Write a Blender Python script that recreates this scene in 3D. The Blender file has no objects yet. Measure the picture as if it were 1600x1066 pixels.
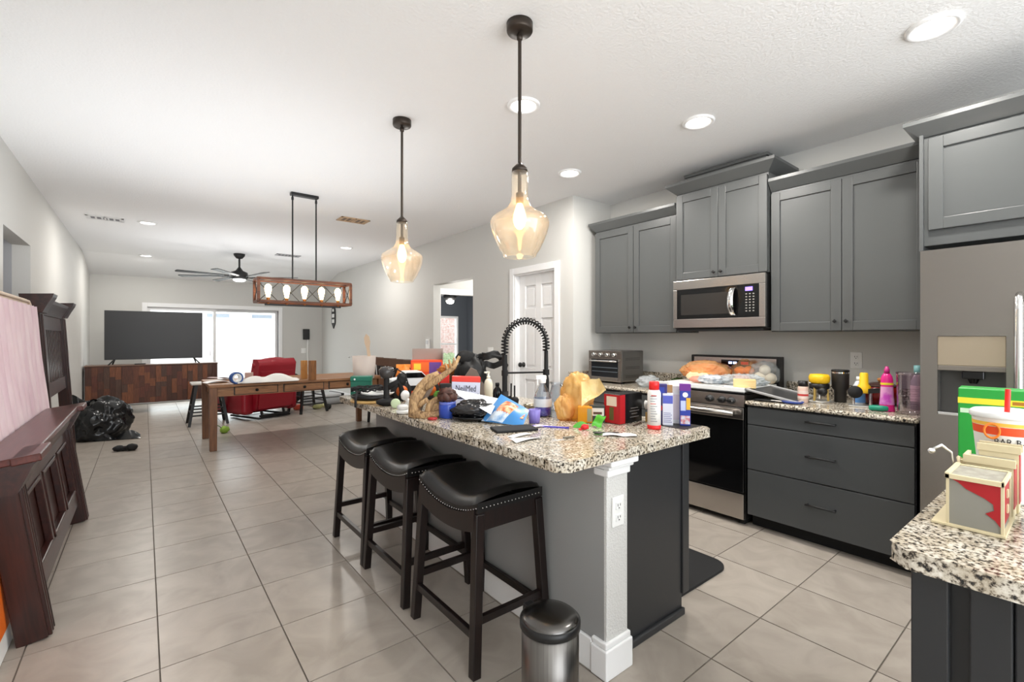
import bpy, bmesh, math, random
from math import sin, cos, pi, radians
from mathutils import Vector, Matrix, noise
random.seed(7)
S = bpy.context.scene
COL = S.collection

# ---------------------------------------------------------------- camera, world, exposure
cam_d = bpy.data.cameras.new('camera'); cam = bpy.data.objects.new('camera', cam_d); COL.objects.link(cam)
cam.location = (0, 0, 1.36); cam.rotation_euler = (pi/2, 0, radians(-38.4))
cam_d.sensor_width = 36; cam_d.lens = 36*725/1600; cam_d.shift_y = -6/1600; cam_d.clip_start = .05
S.camera = cam
W = bpy.data.worlds.new('overcast_sky'); S.world = W; W.use_nodes = True
bg = W.node_tree.nodes['Background']; bg.inputs[0].default_value = (.93, .97, 1, 1); bg.inputs[1].default_value = 3.3
S.view_settings.view_transform = 'Standard'; S.view_settings.look = 'None'
S.view_settings.exposure = 0.68; S.view_settings.gamma = 1; S.view_settings.use_curve_mapping = False
DOWNLIGHT_W, PENDANT_W, LINEAR_W = 13, 20, 8

def lamp(name, kind, loc, power, col=(1, .95, .88), size=.1, parent=None):
    d = bpy.data.lights.new(name, kind); d.energy = power; d.color = col
    if kind == 'AREA': d.shape = 'DISK'; d.size = size
    else: d.shadow_soft_size = size
    o = bpy.data.objects.new(name, d); o.location = loc; COL.objects.link(o)
    if parent: o.parent = parent
    return o

# added fill lamp behind the camera, aimed up like a photographer's bounced flash
fl = lamp('ceiling_fill', 'AREA', (.7, -1.1, 1.75), 22, (1,.99,.97), 1.6); fl.rotation_euler = (radians(180-12), 0, radians(-25))
for q, w, s_ in (((.6, 4.3, 1.78), 15, 3), ((1.3, 8.6, 1.6), 16, 2.8)):
    fl = lamp('ceiling_fill', 'AREA', q, w, (.93,.97,1), s_); fl.rotation_euler = (pi, 0, 0)  # two more lamps added mid-room to brighten the ceiling, no fixture there

# ---------------------------------------------------------------- materials
def lin(c):
    f = lambda v: (v/12.92 if v <= .04045 else ((v+.055)/1.055)**2.4)
    return (f(c[0]/255), f(c[1]/255), f(c[2]/255), 1)
MATS = {}
def mat(name, col=(128,128,128), rough=.5, metal=0, col2=None, scale=8, amt=1, bump=0, bscale=40, emit=None, es=1, trans=0, coat=0,
        stretch=None, ior=1.45, detail=4, rnd=0, lo=.35, hi=.65, spec=.5, warp=0):
    if name in MATS: return MATS[name]
    m = bpy.data.materials.new(name); m.use_nodes = True; MATS[name] = m
    nt = m.node_tree; N = nt.nodes; L = nt.links; b = N['Principled BSDF']
    b.inputs['Base Color'].default_value = lin(col); b.inputs['Roughness'].default_value = rough
    b.inputs['Metallic'].default_value = metal; b.inputs['Coat Weight'].default_value = coat; b.inputs['Coat Roughness'].default_value = .12
    b.inputs['Specular IOR Level'].default_value = spec; b.inputs['IOR'].default_value = ior
    b.inputs['Transmission Weight'].default_value = trans
    if emit: b.inputs['Emission Color'].default_value = lin(emit); b.inputs['Emission Strength'].default_value = es
    if col2 or bump or rnd:
        tc = N.new('ShaderNodeTexCoord'); v = tc.outputs['Object']
        if rnd:
            oi = N.new('ShaderNodeObjectInfo'); ml = N.new('ShaderNodeMath'); ml.operation = 'MULTIPLY'; ml.inputs[1].default_value = 57
            L.new(oi.outputs['Random'], ml.inputs[0]); ad = N.new('ShaderNodeVectorMath'); ad.operation = 'ADD'
            L.new(v, ad.inputs[0]); L.new(ml.outputs[0], ad.inputs[1]); v = ad.outputs[0]
        if stretch:
            mp = N.new('ShaderNodeMapping'); mp.inputs['Scale'].default_value = stretch; L.new(v, mp.inputs['Vector']); v = mp.outputs[0]
    if col2:
        n = N.new('ShaderNodeTexNoise'); n.inputs['Scale'].default_value = scale; n.inputs['Detail'].default_value = detail
        n.inputs['Distortion'].default_value = warp
        L.new(v, n.inputs['Vector']); r = N.new('ShaderNodeValToRGB')
        r.color_ramp.elements[0].position = lo; r.color_ramp.elements[1].position = hi
        r.color_ramp.elements[0].color = lin(col); r.color_ramp.elements[1].color = lin(col2)
        L.new(n.outputs['Fac'], r.inputs['Fac']); out = r.outputs[0]
        if rnd:
            hs = N.new('ShaderNodeHueSaturation'); mr = N.new('ShaderNodeMapRange'); mr.inputs[3].default_value = 1-rnd; mr.inputs[4].default_value = 1+rnd
            L.new(oi.outputs['Random'], mr.inputs[0]); L.new(mr.outputs[0], hs.inputs['Value']); L.new(out, hs.inputs['Color']); out = hs.outputs[0]
        L.new(out, b.inputs['Base Color'])
    if bump:
        n2 = N.new('ShaderNodeTexNoise'); n2.inputs['Scale'].default_value = bscale; n2.inputs['Detail'].default_value = 3
        L.new(v, n2.inputs['Vector']); bp = N.new('ShaderNodeBump'); bp.inputs['Strength'].default_value = bump; bp.inputs['Distance'].default_value = .01
        L.new(n2.outputs['Fac'], bp.inputs['Height']); L.new(bp.outputs[0], b.inputs['Normal'])
    return m
def glass(name, col=(245,250,250), gloss=.12, rough=.03):
    if name in MATS: return MATS[name]
    m = bpy.data.materials.new(name); m.use_nodes = True; MATS[name] = m; nt = m.node_tree; N = nt.nodes; L = nt.links
    N.remove(N['Principled BSDF']); t = N.new('ShaderNodeBsdfTransparent'); t.inputs[0].default_value = lin(col)
    g = N.new('ShaderNodeBsdfGlossy'); g.inputs['Roughness'].default_value = rough
    lw = N.new('ShaderNodeLayerWeight'); lw.inputs[0].default_value = .35
    mr = N.new('ShaderNodeMapRange'); mr.inputs[3].default_value = gloss*.5; mr.inputs[4].default_value = min(1, gloss*5)
    L.new(lw.outputs['Facing'], mr.inputs[0])
    mx = N.new('ShaderNodeMixShader'); L.new(mr.outputs[0], mx.inputs[0]); L.new(t.outputs[0], mx.inputs[1]); L.new(g.outputs[0], mx.inputs[2])
    L.new(mx.outputs[0], N['Material Output'].inputs[0]); return m
def film(name, col, alpha=.5, rough=.25):
    """thin cloudy plastic: part transparent, part diffuse and shiny"""
    if name in MATS: return MATS[name]
    m = bpy.data.materials.new(name); m.use_nodes = True; MATS[name] = m; nt = m.node_tree; N = nt.nodes; L = nt.links
    b = N['Principled BSDF']; b.inputs['Base Color'].default_value = lin(col); b.inputs['Roughness'].default_value = rough
    tc = N.new('ShaderNodeTexCoord'); nz = N.new('ShaderNodeTexNoise'); nz.inputs['Scale'].default_value = 16; nz.inputs['Distortion'].default_value = 2.5; mp = N.new('ShaderNodeMapping'); mp.inputs['Scale'].default_value = (1,1,.35)
    L.new(tc.outputs['Object'], mp.inputs[0]); L.new(mp.outputs[0], nz.inputs['Vector']); bp = N.new('ShaderNodeBump'); bp.inputs['Strength'].default_value = .4; bp.inputs['Distance'].default_value = .02; L.new(nz.outputs['Fac'], bp.inputs['Height']); L.new(bp.outputs[0], b.inputs['Normal'])
    t = N.new('ShaderNodeBsdfTransparent'); t.inputs[0].default_value = lin(tuple(min(255, c+15) for c in col))
    mx = N.new('ShaderNodeMixShader'); mx.inputs[0].default_value = alpha
    L.new(t.outputs[0], mx.inputs[1]); L.new(b.outputs[0], mx.inputs[2]); L.new(mx.outputs[0], N['Material Output'].inputs[0]); return m
def granite():
    m = bpy.data.materials.new('speckled_granite'); m.use_nodes = True; nt = m.node_tree; N = nt.nodes; L = nt.links; b = N['Principled BSDF']
    tc = N.new('ShaderNodeTexCoord')
    n = N.new('ShaderNodeTexNoise'); n.inputs['Scale'].default_value = 98; n.inputs['Detail'].default_value = 3; n.inputs['Roughness'].default_value = .6
    L.new(tc.outputs['Object'], n.inputs['Vector'])
    r = N.new('ShaderNodeValToRGB'); e = r.color_ramp; e.interpolation = 'LINEAR'
    e.elements[0].position = .36; e.elements[0].color = lin((26,25,24)); e.elements[1].position = .43; e.elements[1].color = lin((110,101,90))
    for p, c in ((.48,(186,177,162)), (.56,(216,209,195)), (.7,(232,227,217))):
        q = e.elements.new(p); q.color = lin(c)
    L.new(n.outputs['Fac'], r.inputs['Fac'])
    v = N.new('ShaderNodeTexNoise'); v.inputs['Scale'].default_value = 22; v.inputs['Detail'].default_value = 2; L.new(tc.outputs['Object'], v.inputs['Vector'])
    r2 = N.new('ShaderNodeValToRGB'); r2.color_ramp.elements[0].position = .42; r2.color_ramp.elements[0].color = lin((205,194,176)); r2.color_ramp.elements[1].position = .6; r2.color_ramp.elements[1].color = (1,1,1,1)
    L.new(v.outputs['Fac'], r2.inputs['Fac'])
    mx = N.new('ShaderNodeMix'); mx.data_type = 'RGBA'; mx.blend_type = 'MULTIPLY'; mx.inputs[0].default_value = .6
    L.new(r.outputs[0], mx.inputs[6]); L.new(r2.outputs[0], mx.inputs[7]); L.new(mx.outputs[2], b.inputs['Base Color'])
    b.inputs['Roughness'].default_value = .12; return m
GR = granite()
WALL = mat('wall_paint', (206,205,201), .7, bump=.12, bscale=220)
CEIL = mat('ceiling_paint', (240,240,240), .9, bump=.35, bscale=70)
TRIM = mat('white_trim', (240,240,240), .35)
WHITE = mat('white_plastic', (238,238,236), .35)
TILE = mat('porcelain_tile', (155,146,136), .3, col2=(171,162,152), scale=4, rnd=.03, warp=1.5, detail=8, bump=.02, bscale=14)
GROUT = mat('grout', (118,110,102), .9)
CAB = mat('grey_cabinet_paint', (84,86,86), .32)
CABD = mat('dark_cabinet_paint', (46,47,49), .35)
STEEL = mat('brushed_steel', (176,170,164), .27, 1, col2=(184,179,173), scale=6, stretch=(1, 1, 400))
STEELH = mat('steel_horizontal_grain', (178,173,168), .24, 1, col2=(186,181,176), scale=6, stretch=(.6, .6, 500))
CHROME = mat('polished_steel', (225,225,225), .12, 1)
BLACK = mat('black_satin', (22,22,23), .4)
BLKG = mat('black_gloss', (10,10,11), .08)
BLKM = mat('black_matte', (24,24,25), .75)
BRONZE = mat('dark_bronze', (62,54,48), .4, .6)
LEATHER = mat('black_leather', (22,21,21), .3, bump=.06, bscale=260)
ESPR = mat('espresso_wood', (30,19,17), .3, col2=(20,14,13), scale=9, stretch=(6,6,.6))
CHERRY = mat('cherry_wood', (60,28,22), .3, col2=(40,19,15), scale=7, stretch=(5,.7,5), warp=.4)
CHERRYV = mat('cherry_wood_upright', (56,26,20), .3, col2=(36,18,14), scale=9, stretch=(6,6,.5), warp=.3)
OAK = mat('brown_oak', (158,112,72), .4, col2=(128,86,54), scale=6, stretch=(.8,8,8), warp=1)
OAKD = mat('brown_oak_legs', (126,84,54), .4, col2=(100,65,42), scale=6, stretch=(8,8,.8))
RED = mat('red_leather', (140,18,34), .33, bump=.05, bscale=60)
PAPER = mat('white_paper', (240,240,238), .7)
def solid(c, rough=.45, metal=0): return mat('paint_%d_%d_%d_%d' % (*c, int(rough*100)), c, rough, metal)

# ---------------------------------------------------------------- mesh building
class MB:
    def __init__(s): s.v = []; s.f = []; s.sm = []
    def add(s, vs, fs, smooth=False, M=None):
        k = len(s.v)
        s.v += [tuple(M @ Vector(p)) if M else tuple(p) for p in vs]
        s.f += [tuple(i+k for i in f) for f in fs]; s.sm += [smooth]*len(fs); return s
    def box(s, x0, x1, y0, y1, z0, z1, M=None):
        v = [(x,y,z) for z in (z0,z1) for y in (y0,y1) for x in (x0,x1)]
        return s.add(v, [(0,2,3,1),(4,5,7,6),(0,1,5,4),(2,6,7,3),(0,4,6,2),(1,3,7,5)], False, M)
    def cbox(s, c, d, M=None):
        return s.box(c[0]-d[0]/2, c[0]+d[0]/2, c[1]-d[1]/2, c[1]+d[1]/2, c[2]-d[2]/2, c[2]+d[2]/2, M)
    def lathe(s, prof, n=24, c=(0,0,0), M=None, sx=1, sy=1):
        v = []; f = []
        for r, z in prof:
            for i in range(n):
                a = 2*pi*i/n; v.append((c[0]+r*cos(a)*sx, c[1]+r*sin(a)*sy, c[2]+z))
        for j in range(len(prof)-1):
            for i in range(n):
                i2 = (i+1) % n; f.append((j*n+i, j*n+i2, (j+1)*n+i2, (j+1)*n+i))
        if prof[0][0] > 1e-5: f.append(tuple(range(n-1, -1, -1)))
        if prof[-1][0] > 1e-5: f.append(tuple((len(prof)-1)*n+i for i in range(n)))
        k = len(s.f); s.add(v, f, True, M)
        return s
    def shell(s, prof, n=32, c=(0,0,0), M=None):
        v = []; f = []
        for r, z in prof:
            for i in range(n):
                a = 2*pi*i/n; v.append((c[0]+r*cos(a), c[1]+r*sin(a), c[2]+z))
        for j in range(len(prof)-1):
            for i in range(n):
                i2 = (i+1) % n; f.append((j*n+i, j*n+i2, (j+1)*n+i2, (j+1)*n+i))
        return s.add(v, f, True, M)
    def cyl(s, p0, p1, r0, r1=None, n=16, smooth=True):
        p0 = Vector(p0); p1 = Vector(p1); r1 = r0 if r1 is None else r1; d = (p1-p0)
        q = d.to_track_quat('Z', 'Y').to_matrix().to_4x4(); M = Matrix.Translation(p0) @ q; L = d.length
        v = [(r*cos(2*pi*i/n), r*sin(2*pi*i/n), z) for r, z in ((r0,0),(r1,L)) for i in range(n)]
        f = [(i, (i+1) % n, n+(i+1) % n, n+i) for i in range(n)]
        s.add(v, f, smooth, M); s.add(v[:n], [tuple(range(n-1,-1,-1))], False, M); return s.add(v[n:], [tuple(range(n))], False, M)
    def tube(s, pts, r, n=8, closed=False):
        pts = [Vector(p) for p in pts]; m = len(pts); v = []; f = []; up = Vector((0,0,1))
        for i, p in enumerate(pts):
            t = (pts[(i+1) % m] - pts[i-1]) if (closed or 0 < i < m-1) else (pts[1]-pts[0] if i == 0 else pts[-1]-pts[-2])
            t.normalize(); a = t.cross(up)
            if a.length < .05: a = t.cross(Vector((1,0,0)))
            a.normalize(); b = a.cross(t); up = b if abs(b.dot(t)) < .9 else up
            rr = r[i] if isinstance(r, (list, tuple)) else r
            for k in range(n):
                g = 2*pi*k/n; v.append(p + a*rr*cos(g) + b*rr*sin(g))
        for i in range(m if closed else m-1):
            for k in range(n):
                k2 = (k+1) % n; j = (i+1) % m; f.append((i*n+k, i*n+k2, j*n+k2, j*n+k))
        if not closed: f.append(tuple(range(n-1,-1,-1))); f.append(tuple((m-1)*n+k for k in range(n)))
        return s.add(v, f, True)
    def bar(s, p0, p1, w, h=None, w1=None, h1=None):
        """square bar from p0 to p1, tapering to w1 x h1; w along x"""
        h = h or w; w1 = w1 or w; h1 = h1 or (h if w1 == w else h*w1/w); p0 = Vector(p0); p1 = Vector(p1)
        d = (p1-p0).normalized(); 
        if abs(d.z) > .6: a = Vector((1,0,0)); a = (a - d*a.dot(d)).normalized()
        else: a = d.cross(Vector((0,0,1))).normalized()
        b = d.cross(a); v = []
        for p, ww, hh in ((p0,w,h),(p1,w1,h1)):
            for sx, sy in ((-1,-1),(1,-1),(1,1),(-1,1)): v.append(p + a*sx*ww/2 + b*sy*hh/2)
        return s.add(v, [(3,2,1,0),(4,5,6,7),(0,1,5,4),(1,2,6,5),(2,3,7,6),(3,0,4,7)])
    def prism(s, poly, axis, a, b, M=None, smooth=False):
        """poly of 2D points pushed along axis ('x': (y,z), 'y': (x,z), 'z': (x,y))"""
        n = len(poly); g = {'x': lambda p, t: (t,p[0],p[1]), 'y': lambda p, t: (p[0],t,p[1]), 'z': lambda p, t: (p[0],p[1],t)}[axis]
        v = [g(p,a) for p in poly] + [g(p,b) for p in poly]
        s.add(v, [(i, (i+1) % n, n+(i+1) % n, n+i) for i in range(n)], smooth, M)
        return s.add(v, [tuple(range(n-1,-1,-1)), tuple(range(n,2*n))], False, M)
    def blob(s, c, r, seed=0, amp=.15, freq=2.5, sub=3, M=None, flat=None, ridge=0, an=1):
        bm = bmesh.new(); bmesh.ops.create_icosphere(bm, subdivisions=sub, radius=1); o = Vector((seed*3.7, seed*1.3, seed*2.1))
        v = []
        for q in bm.verts:
            d = q.co.normalized(); k = 1 + amp*noise.noise(d*freq+o) + amp*.5*noise.noise(d*freq*2.3+o)
            if ridge: k += ridge*(.5-abs(noise.noise(Vector((d.x,d.y,d.z*an))*freq*2.6+o*2)))*1.2
            p = Vector((d.x*r[0]*k, d.y*r[1]*k, d.z*r[2]*k))
            if flat is not None and p.z < flat: p.z = flat
            v.append((p.x+c[0], p.y+c[1], p.z+c[2]))
        f = [tuple(x.index for x in q.verts) for q in bm.faces]; bm.free(); return s.add(v, f, True, M)
    def grid(s, fn, nu, nv, th=0, smooth=True):
        """sheet fn(u,v)->point, u,v in 0..1; with thickness th along local z"""
        v = [Vector(fn(i/nu, j/nv)) for j in range(nv+1) for i in range(nu+1)]; w = nu+1
        f = [(j*w+i, j*w+i+1, (j+1)*w+i+1, (j+1)*w+i) for j in range(nv) for i in range(nu)]
        s.add(v, f, smooth)
        if th:
            s.add([p - Vector((0,0,th)) for p in v], [q[::-1] for q in f], smooth)
        return s
    def make(s, name, m, bev=0, seg=2, shade=None):
        me = bpy.data.meshes.new(name); me.from_pydata(s.v, [], s.f); me.update()
        me.polygons.foreach_set('use_smooth', s.sm if shade is None else [shade]*len(s.f))
        me.materials.append(m); o = bpy.data.objects.new(name, me); COL.objects.link(o)
        if bev:
            b = o.modifiers.new('edge', 'BEVEL'); b.width = bev; b.segments = seg; b.limit_method = 'ANGLE'; b.angle_limit = radians(40)
            b.harden_normals = False
        return o
def T(name, label, cat, loc=(0,0,0), rz=0, group=None, rot=None):
    o = bpy.data.objects.new(name, None); COL.objects.link(o); o.empty_display_size = .05
    o.location = loc; o.rotation_euler = rot or (0,0,rz); o['label'] = label; o['category'] = cat
    if group: o['group'] = group
    return o
def part(name, mb, m, parent, bev=0, label=None, seg=2, world=False, stuff=False, base=None, shade=None):
    if world:
        L = base if base is not None else Vector(parent.location); mb.v = [tuple(Vector(p)-Vector(L)) for p in mb.v]
    o = mb.make(name, m, bev, seg, shade); o.parent = parent
    if label: o['label'] = label
    if stuff: o['kind'] = 'stuff'
    return o
def one(name, mb, m, label, cat, loc=(0,0,0), rz=0, bev=0, group=None, rot=None, seg=2, shade=None):
    o = mb.make(name, m, bev, seg, shade); o.location = loc; o.rotation_euler = rot or (0,0,rz); o['label'] = label; o['category'] = cat
    if group: o['group'] = group
    return o
def struct(name, mb, m, bev=0, parent=None):
    o = mb.make(name, m, bev)
    if parent: o.parent = parent
    else: o['kind'] = 'structure'
    return o
def dup(t, loc, rz=None, label=None):
    r = t.copy(); COL.objects.link(r); r.location = loc
    if rz is not None: r.rotation_euler = (0,0,rz)
    if label: r['label'] = label
    for ch in t.children:
        c = ch.copy(); COL.objects.link(c); c.parent = r
        for g in ch.children:
            d = g.copy(); COL.objects.link(d); d.parent = c
    return r
def text(body, size, loc, rot, m, parent, name='lettering', align='CENTER', sx=1, ext=.0004):
    c = bpy.data.curves.new(name, 'FONT'); c.body = body; c.size = size; c.align_x = align; c.align_y = 'CENTER'; c.extrude = ext
    c.resolution_u = 3; q = bpy.data.objects.new('tmp', c); COL.objects.link(q); dg = bpy.context.evaluated_depsgraph_get(); me = bpy.data.meshes.new_from_object(q.evaluated_get(dg))
    bpy.data.objects.remove(q); me.materials.clear(); me.materials.append(m); o = bpy.data.objects.new(name, me); COL.objects.link(o); o.location = loc; o.rotation_euler = rot; o.scale = (sx,1,1); o.parent = parent
    return o
FRONT = (pi/2, 0, 0)     # text standing up, read from -y

# ================================================================ the room
XL, XR, XB, YK, YF, YB, H = -.83, 3.5, 4.1, 3.39, 12.1, -2.6, 2.84
TS, TX, TY = .4572, .05, 2.386
b = MB().box(-2.6, 6.6, YB, 12.3, -.2, -.005)
floor = struct('floor', b, GROUT)
tile0 = MB().box(-TS/2+.003, TS/2-.003, -TS/2+.003, TS/2-.003, -.012, 0).make('tile', TILE); COL.objects.unlink(tile0)
def inview(x, y):
    d = x*.6211+y*.7837; l = x*.7837-y*.6211
    return d > .45 and abs(l/d)*725 < 900 and 1.36*725/d < 680
rest = MB(); nt_ = 0
spots = []
for i in range(-9, 16):
    for j in range(-11, 26):
        x = TX+TS*(i+.5); y = TY+TS*(j+.5)
        if x < -2.5 or x > 6.5 or y > 12.2 or y < YB: continue
        spots.append((x*x+y*y, x, y))
for d2, x, y in sorted(spots):
    inside = (XL-.23 < x < XR+.23) or (y < YK and x < XB+.2 and x > 0)
    if inside and inview(x, y) and nt_ < 295:
        o = tile0.copy(); COL.objects.link(o); o.location = (x, y, 0); o.rotation_euler = (random.uniform(-.001,.001), random.uniform(-.001,.001), random.choice((0,pi/2,pi))); o.parent = floor; nt_ += 1
    else: rest.box(x-TS/2+.003, x+TS/2-.003, y-TS/2+.003, y+TS/2-.003, -.012, 0)
part('tile', rest, TILE, floor, stuff=True)
YC = 10.8
struct('ceiling', MB().box(-2.6, XB+.12, YB, YC, H, H+.15).prism([(YC,H),(YF+.15,2.56),(YF+.15,2.75),(YC,H+.15)], 'x', XL-.12, XR+.12), CEIL)
struct('wall_left', MB().box(XL-.12, XL, YB, 5.1, 0, H).box(XL-.12, XL, 6.17, YF, 0, H).box(XL-.12, XL, 5.1, 6.17, 2.21, H), WALL)
SX0, SX1, SZ = .05, 2.5, 1.985
struct('wall_far', MB().box(XL-.12, SX0, YF, YF+.14, 0, 2.8).box(SX1, XR+.12, YF, YF+.14, 0, 2.8).box(SX0, SX1, YF, YF+.14, SZ, 2.8), WALL)
DY0, DY1, DZ = 3.66, 4.37, 2.11
OY0, OY1, OZ = 5.27, 6.37, 2.17
struct('wall_right', MB().box(XR, XR+.12, YK, DY0, 0, H).box(XR, XR+.12, DY1, OY0, 0, H).box(XR, XR+.12, OY1, YF, 0, H)
       .box(XR, XR+.12, DY0, DY1, DZ, H).box(XR, XR+.12, OY0, OY1, OZ, H), WALL)
struct('wall_kitchen_side', MB().box(XR+.12, XB, YK, YK+.12, 0, H), WALL)
struct('wall_kitchen', MB().box(XB, XB+.12, YB, YK+.12, 0, H), WALL)
# hall behind the opening in the left wall
HALL = mat('hall_wall_paint', (168,169,172), .8)
struct('wall_hall', MB().box(-2.5, -2.38, 3.5, 7.6, 0, 2.6).box(-2.38, XL-.12, 6.17, 6.29, 0, 2.6).box(-2.38, XL-.12, 4.2, 4.32, 0, 2.6).box(-2.5, XL-.12, 4.2, 6.29, 2.5, 2.6), HALL)
# baseboards
BB = lambda mb: mb
struct('baseboard_left', MB().box(XL, XL+.014, YB, 5.1, 0, .13).box(XL, XL+.014, 6.17, YF, 0, .13), TRIM, .004)
struct('baseboard_far', MB().box(XL, SX0-.08, YF-.014, YF, 0, .13).box(SX1+.08, XR, YF-.014, YF, 0, .13), TRIM, .004)
struct('baseboard_right', MB().box(XR-.014, XR, YK, DY0-.08, 0, .13).box(XR-.014, XR, DY1+.08, OY0, 0, .13).box(XR-.014, XR, OY1, YF, 0, .13), TRIM, .004)

# sliding glass door in the far wall
sd = struct('door_1', MB().box(SX0-.085, SX0, YF-.018, YF+.1, 0, SZ+.085).box(SX1, SX1+.085, YF-.018, YF+.1, 0, SZ+.085).box(SX0, SX1, YF-.018, YF+.1, SZ, SZ+.085).box(SX0, SX1, YF-.01, YF+.12, -.002, .03), TRIM, .004)
xm = 1.22
GL = glass('window_glass', (250,252,252), .03)
for k, (a, c, yy) in enumerate(((SX0, xm+.03, YF+.03), (xm-.03, SX1, YF+.075))):
    p = part('sash', MB().box(a, a+.055, yy, yy+.035, .03, SZ).box(c-.055, c, yy, yy+.035, .03, SZ).box(a+.055, c-.055, yy, yy+.035, .03, .11).box(a+.055, c-.055, yy, yy+.035, SZ-.06, SZ), TRIM, sd)
    part('pane', MB().box(a+.055, c-.055, yy+.014, yy+.02, .11, SZ-.06), GL, p)
part('handle', MB().box(xm-.09, xm-.07, YF+.005, YF+.03, .95, 1.15), CHROME, sd, .004)
# outside the slider: patio slab, white fence, lanai beam
struct('patio_ground', MB().box(-6, 9, 12.3, 22, -.25, -.03), mat('concrete', (200,198,194), .9, col2=(212,210,205), scale=3))
fw = T('vinyl_fence', 'white vinyl privacy fence beyond the sliding glass door', 'fence', (1.5, 17, -.03))
for i in range(9):
    part('panel', MB().box(-5+i*1.2, -3.86+i*1.2, -.02, .02, .05, 1.95), mat('vinyl', (244,244,242), .4), fw, .005)
    part('post', MB().box(-5.06+i*1.2, -4.95+i*1.2, -.06, .06, 0, 2.03), mat('vinyl', (244,244,242), .4), fw, .005)
part('rail', MB().box(-5, 5.8, -.035, .035, 1.93, 2.0), mat('vinyl', (244,244,242), .4), fw, .005)
bmx = T('patio_beam', 'pale grey lanai roof beam seen through the slider glass', 'beam', (1.2, 15.2, 2.42))
part('beam_body', MB().box(-3.5, 4.5, -.06, .06, 0, .2), mat('lanai_paint', (205,208,212), .6), bmx, .006)
for x in (-3.2, 3.4): part('post', MB().box(x-.06, x+.06, -.05, .05, -2.45, 0), mat('lanai_paint', (205,208,212), .6), bmx, .006)
ng = T('neighbour_house', 'pale house wall with grey window bands showing above the fence', 'house', (2.0, 21.0, -.03))
part('wall', MB().box(-4.5, 4.5, 0, .3, 0, 2.75), solid((238,236,230), .8), ng)
part('roof', MB().prism([(-.35,2.7),(1.2,3.25),(1.2,3.1),(-.35,2.6)], 'x', -4.8, 4.8), solid((168,166,164), .8), ng)
for x in (-1.75, -.2, 1.3):
    wn = part('window', MB().box(x, x+.85, -.05, 0, 1.8, 2.35), TRIM, ng)
    part('pane', MB().box(x+.06, x+.79, -.06, -.045, 1.86, 2.29), mat('far_window_glass', (120,128,138), .1), wn)

# six panel pantry door in the right wall
dr = struct('door_2', MB().box(XR-.018, XR, DY0-.075, DY0, 0, DZ+.075).box(XR-.018, XR, DY1, DY1+.075, 0, DZ+.075).box(XR-.018, XR, DY0, DY1, DZ, DZ+.075)
            .box(XR, XR+.12, DY0-.002, DY0+.015, 0, DZ).box(XR, XR+.12, DY1-.015, DY1+.002, 0, DZ).box(XR, XR+.12, DY0, DY1, DZ-.015, DZ), TRIM, .004)
DX = XR+.07; y0, y1 = DY0+.015, DY1-.015; ym = (y0+y1)/2
st = .105
rows = [(.2,.86),(1.0,1.58),(1.7,DZ-.14)]
lf = MB().box(DX, DX+.04, y0, y0+st, .01, DZ-.015).box(DX, DX+.04, y1-st, y1, .01, DZ-.015).box(DX, DX+.04, ym-.05, ym+.05, .01, DZ-.015)
for a, c in ((.01,.2),(.86,1.0),(1.58,1.7),(DZ-.14,DZ-.015)): lf.box(DX, DX+.04, y0+st, ym-.05, a, c).box(DX, DX+.04, ym+.05, y1-st, a, c)
lp = part('door_leaf', lf, TRIM, dr, .004)
for a, c in rows:
    for p, q in ((y0+st, ym-.05), (ym+.05, y1-st)):
        part('panel', MB().box(DX+.018, DX+.035, p, q, a, c).box(DX+.008, DX+.02, p+.03, q-.03, a+.03, c-.03), TRIM, lp, .006)
kb = Matrix.Translation((DX, 4.275, 1.03)) @ Matrix.Rotation(-pi/2, 4, 'Y')
part('knob', MB().lathe([(.03,0),(.03,.008),(.012,.012),(.012,.035),(.026,.045),(.03,.058),(.024,.07),(0,.073)], 16, M=kb), BLACK, dr)

# vestibule and dark bedroom beyond the opening in the right wall
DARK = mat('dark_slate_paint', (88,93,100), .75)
struct('wall_vestibule', MB().box(XR+.12, 5.2, OY0-.12, OY0, 0, H).box(5.2, 5.32, OY0-.12, 6.6, 0, H).box(XR+.12, 3.64, OY1+.04, OY1+.16, 0, 2.05).box(4.42, 5.2, OY1+.04, OY1+.16, 0, 2.05).box(XR+.12, 5.2, OY1+.04, OY1+.16, 2.05, H), WALL)
struct('ceiling_vestibule', MB().box(XR+.12, 5.3, OY0-.1, OY1+.16, 2.45, 2.55).box(XR+.12, 6.6, OY1+.16, 10.3, 2.5, 2.6), CEIL)
Yd = OY1+.04
d3 = struct('door_3', MB().box(3.555, 3.64, Yd-.018, Yd, 0, 2.13).box(4.42, 4.5, Yd-.018, Yd, 0, 2.13).box(3.64, 4.42, Yd-.018, Yd, 2.05, 2.13).box(3.64, 3.655, Yd, Yd+.12, 0, 2.05).box(4.405, 4.42, Yd, Yd+.12, 0, 2.05), TRIM, .004)
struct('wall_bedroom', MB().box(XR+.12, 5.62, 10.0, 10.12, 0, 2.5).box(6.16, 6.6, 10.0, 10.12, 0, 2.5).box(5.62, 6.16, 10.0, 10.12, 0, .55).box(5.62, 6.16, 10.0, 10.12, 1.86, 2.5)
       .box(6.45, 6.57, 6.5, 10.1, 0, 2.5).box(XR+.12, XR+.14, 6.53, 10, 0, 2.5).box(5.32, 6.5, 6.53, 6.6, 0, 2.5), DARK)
wn = struct('window_1', MB().box(5.60, 5.64, 9.97, 10.08, .53, 1.88).box(6.14, 6.18, 9.97, 10.08, .53, 1.88).box(5.64, 6.14, 9.97, 10.08, 1.83, 1.88).box(5.64, 6.14, 9.96, 10.08, .53, .57).box(5.64, 6.14, 10.02, 10.06, 1.17, 1.21), TRIM)
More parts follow.
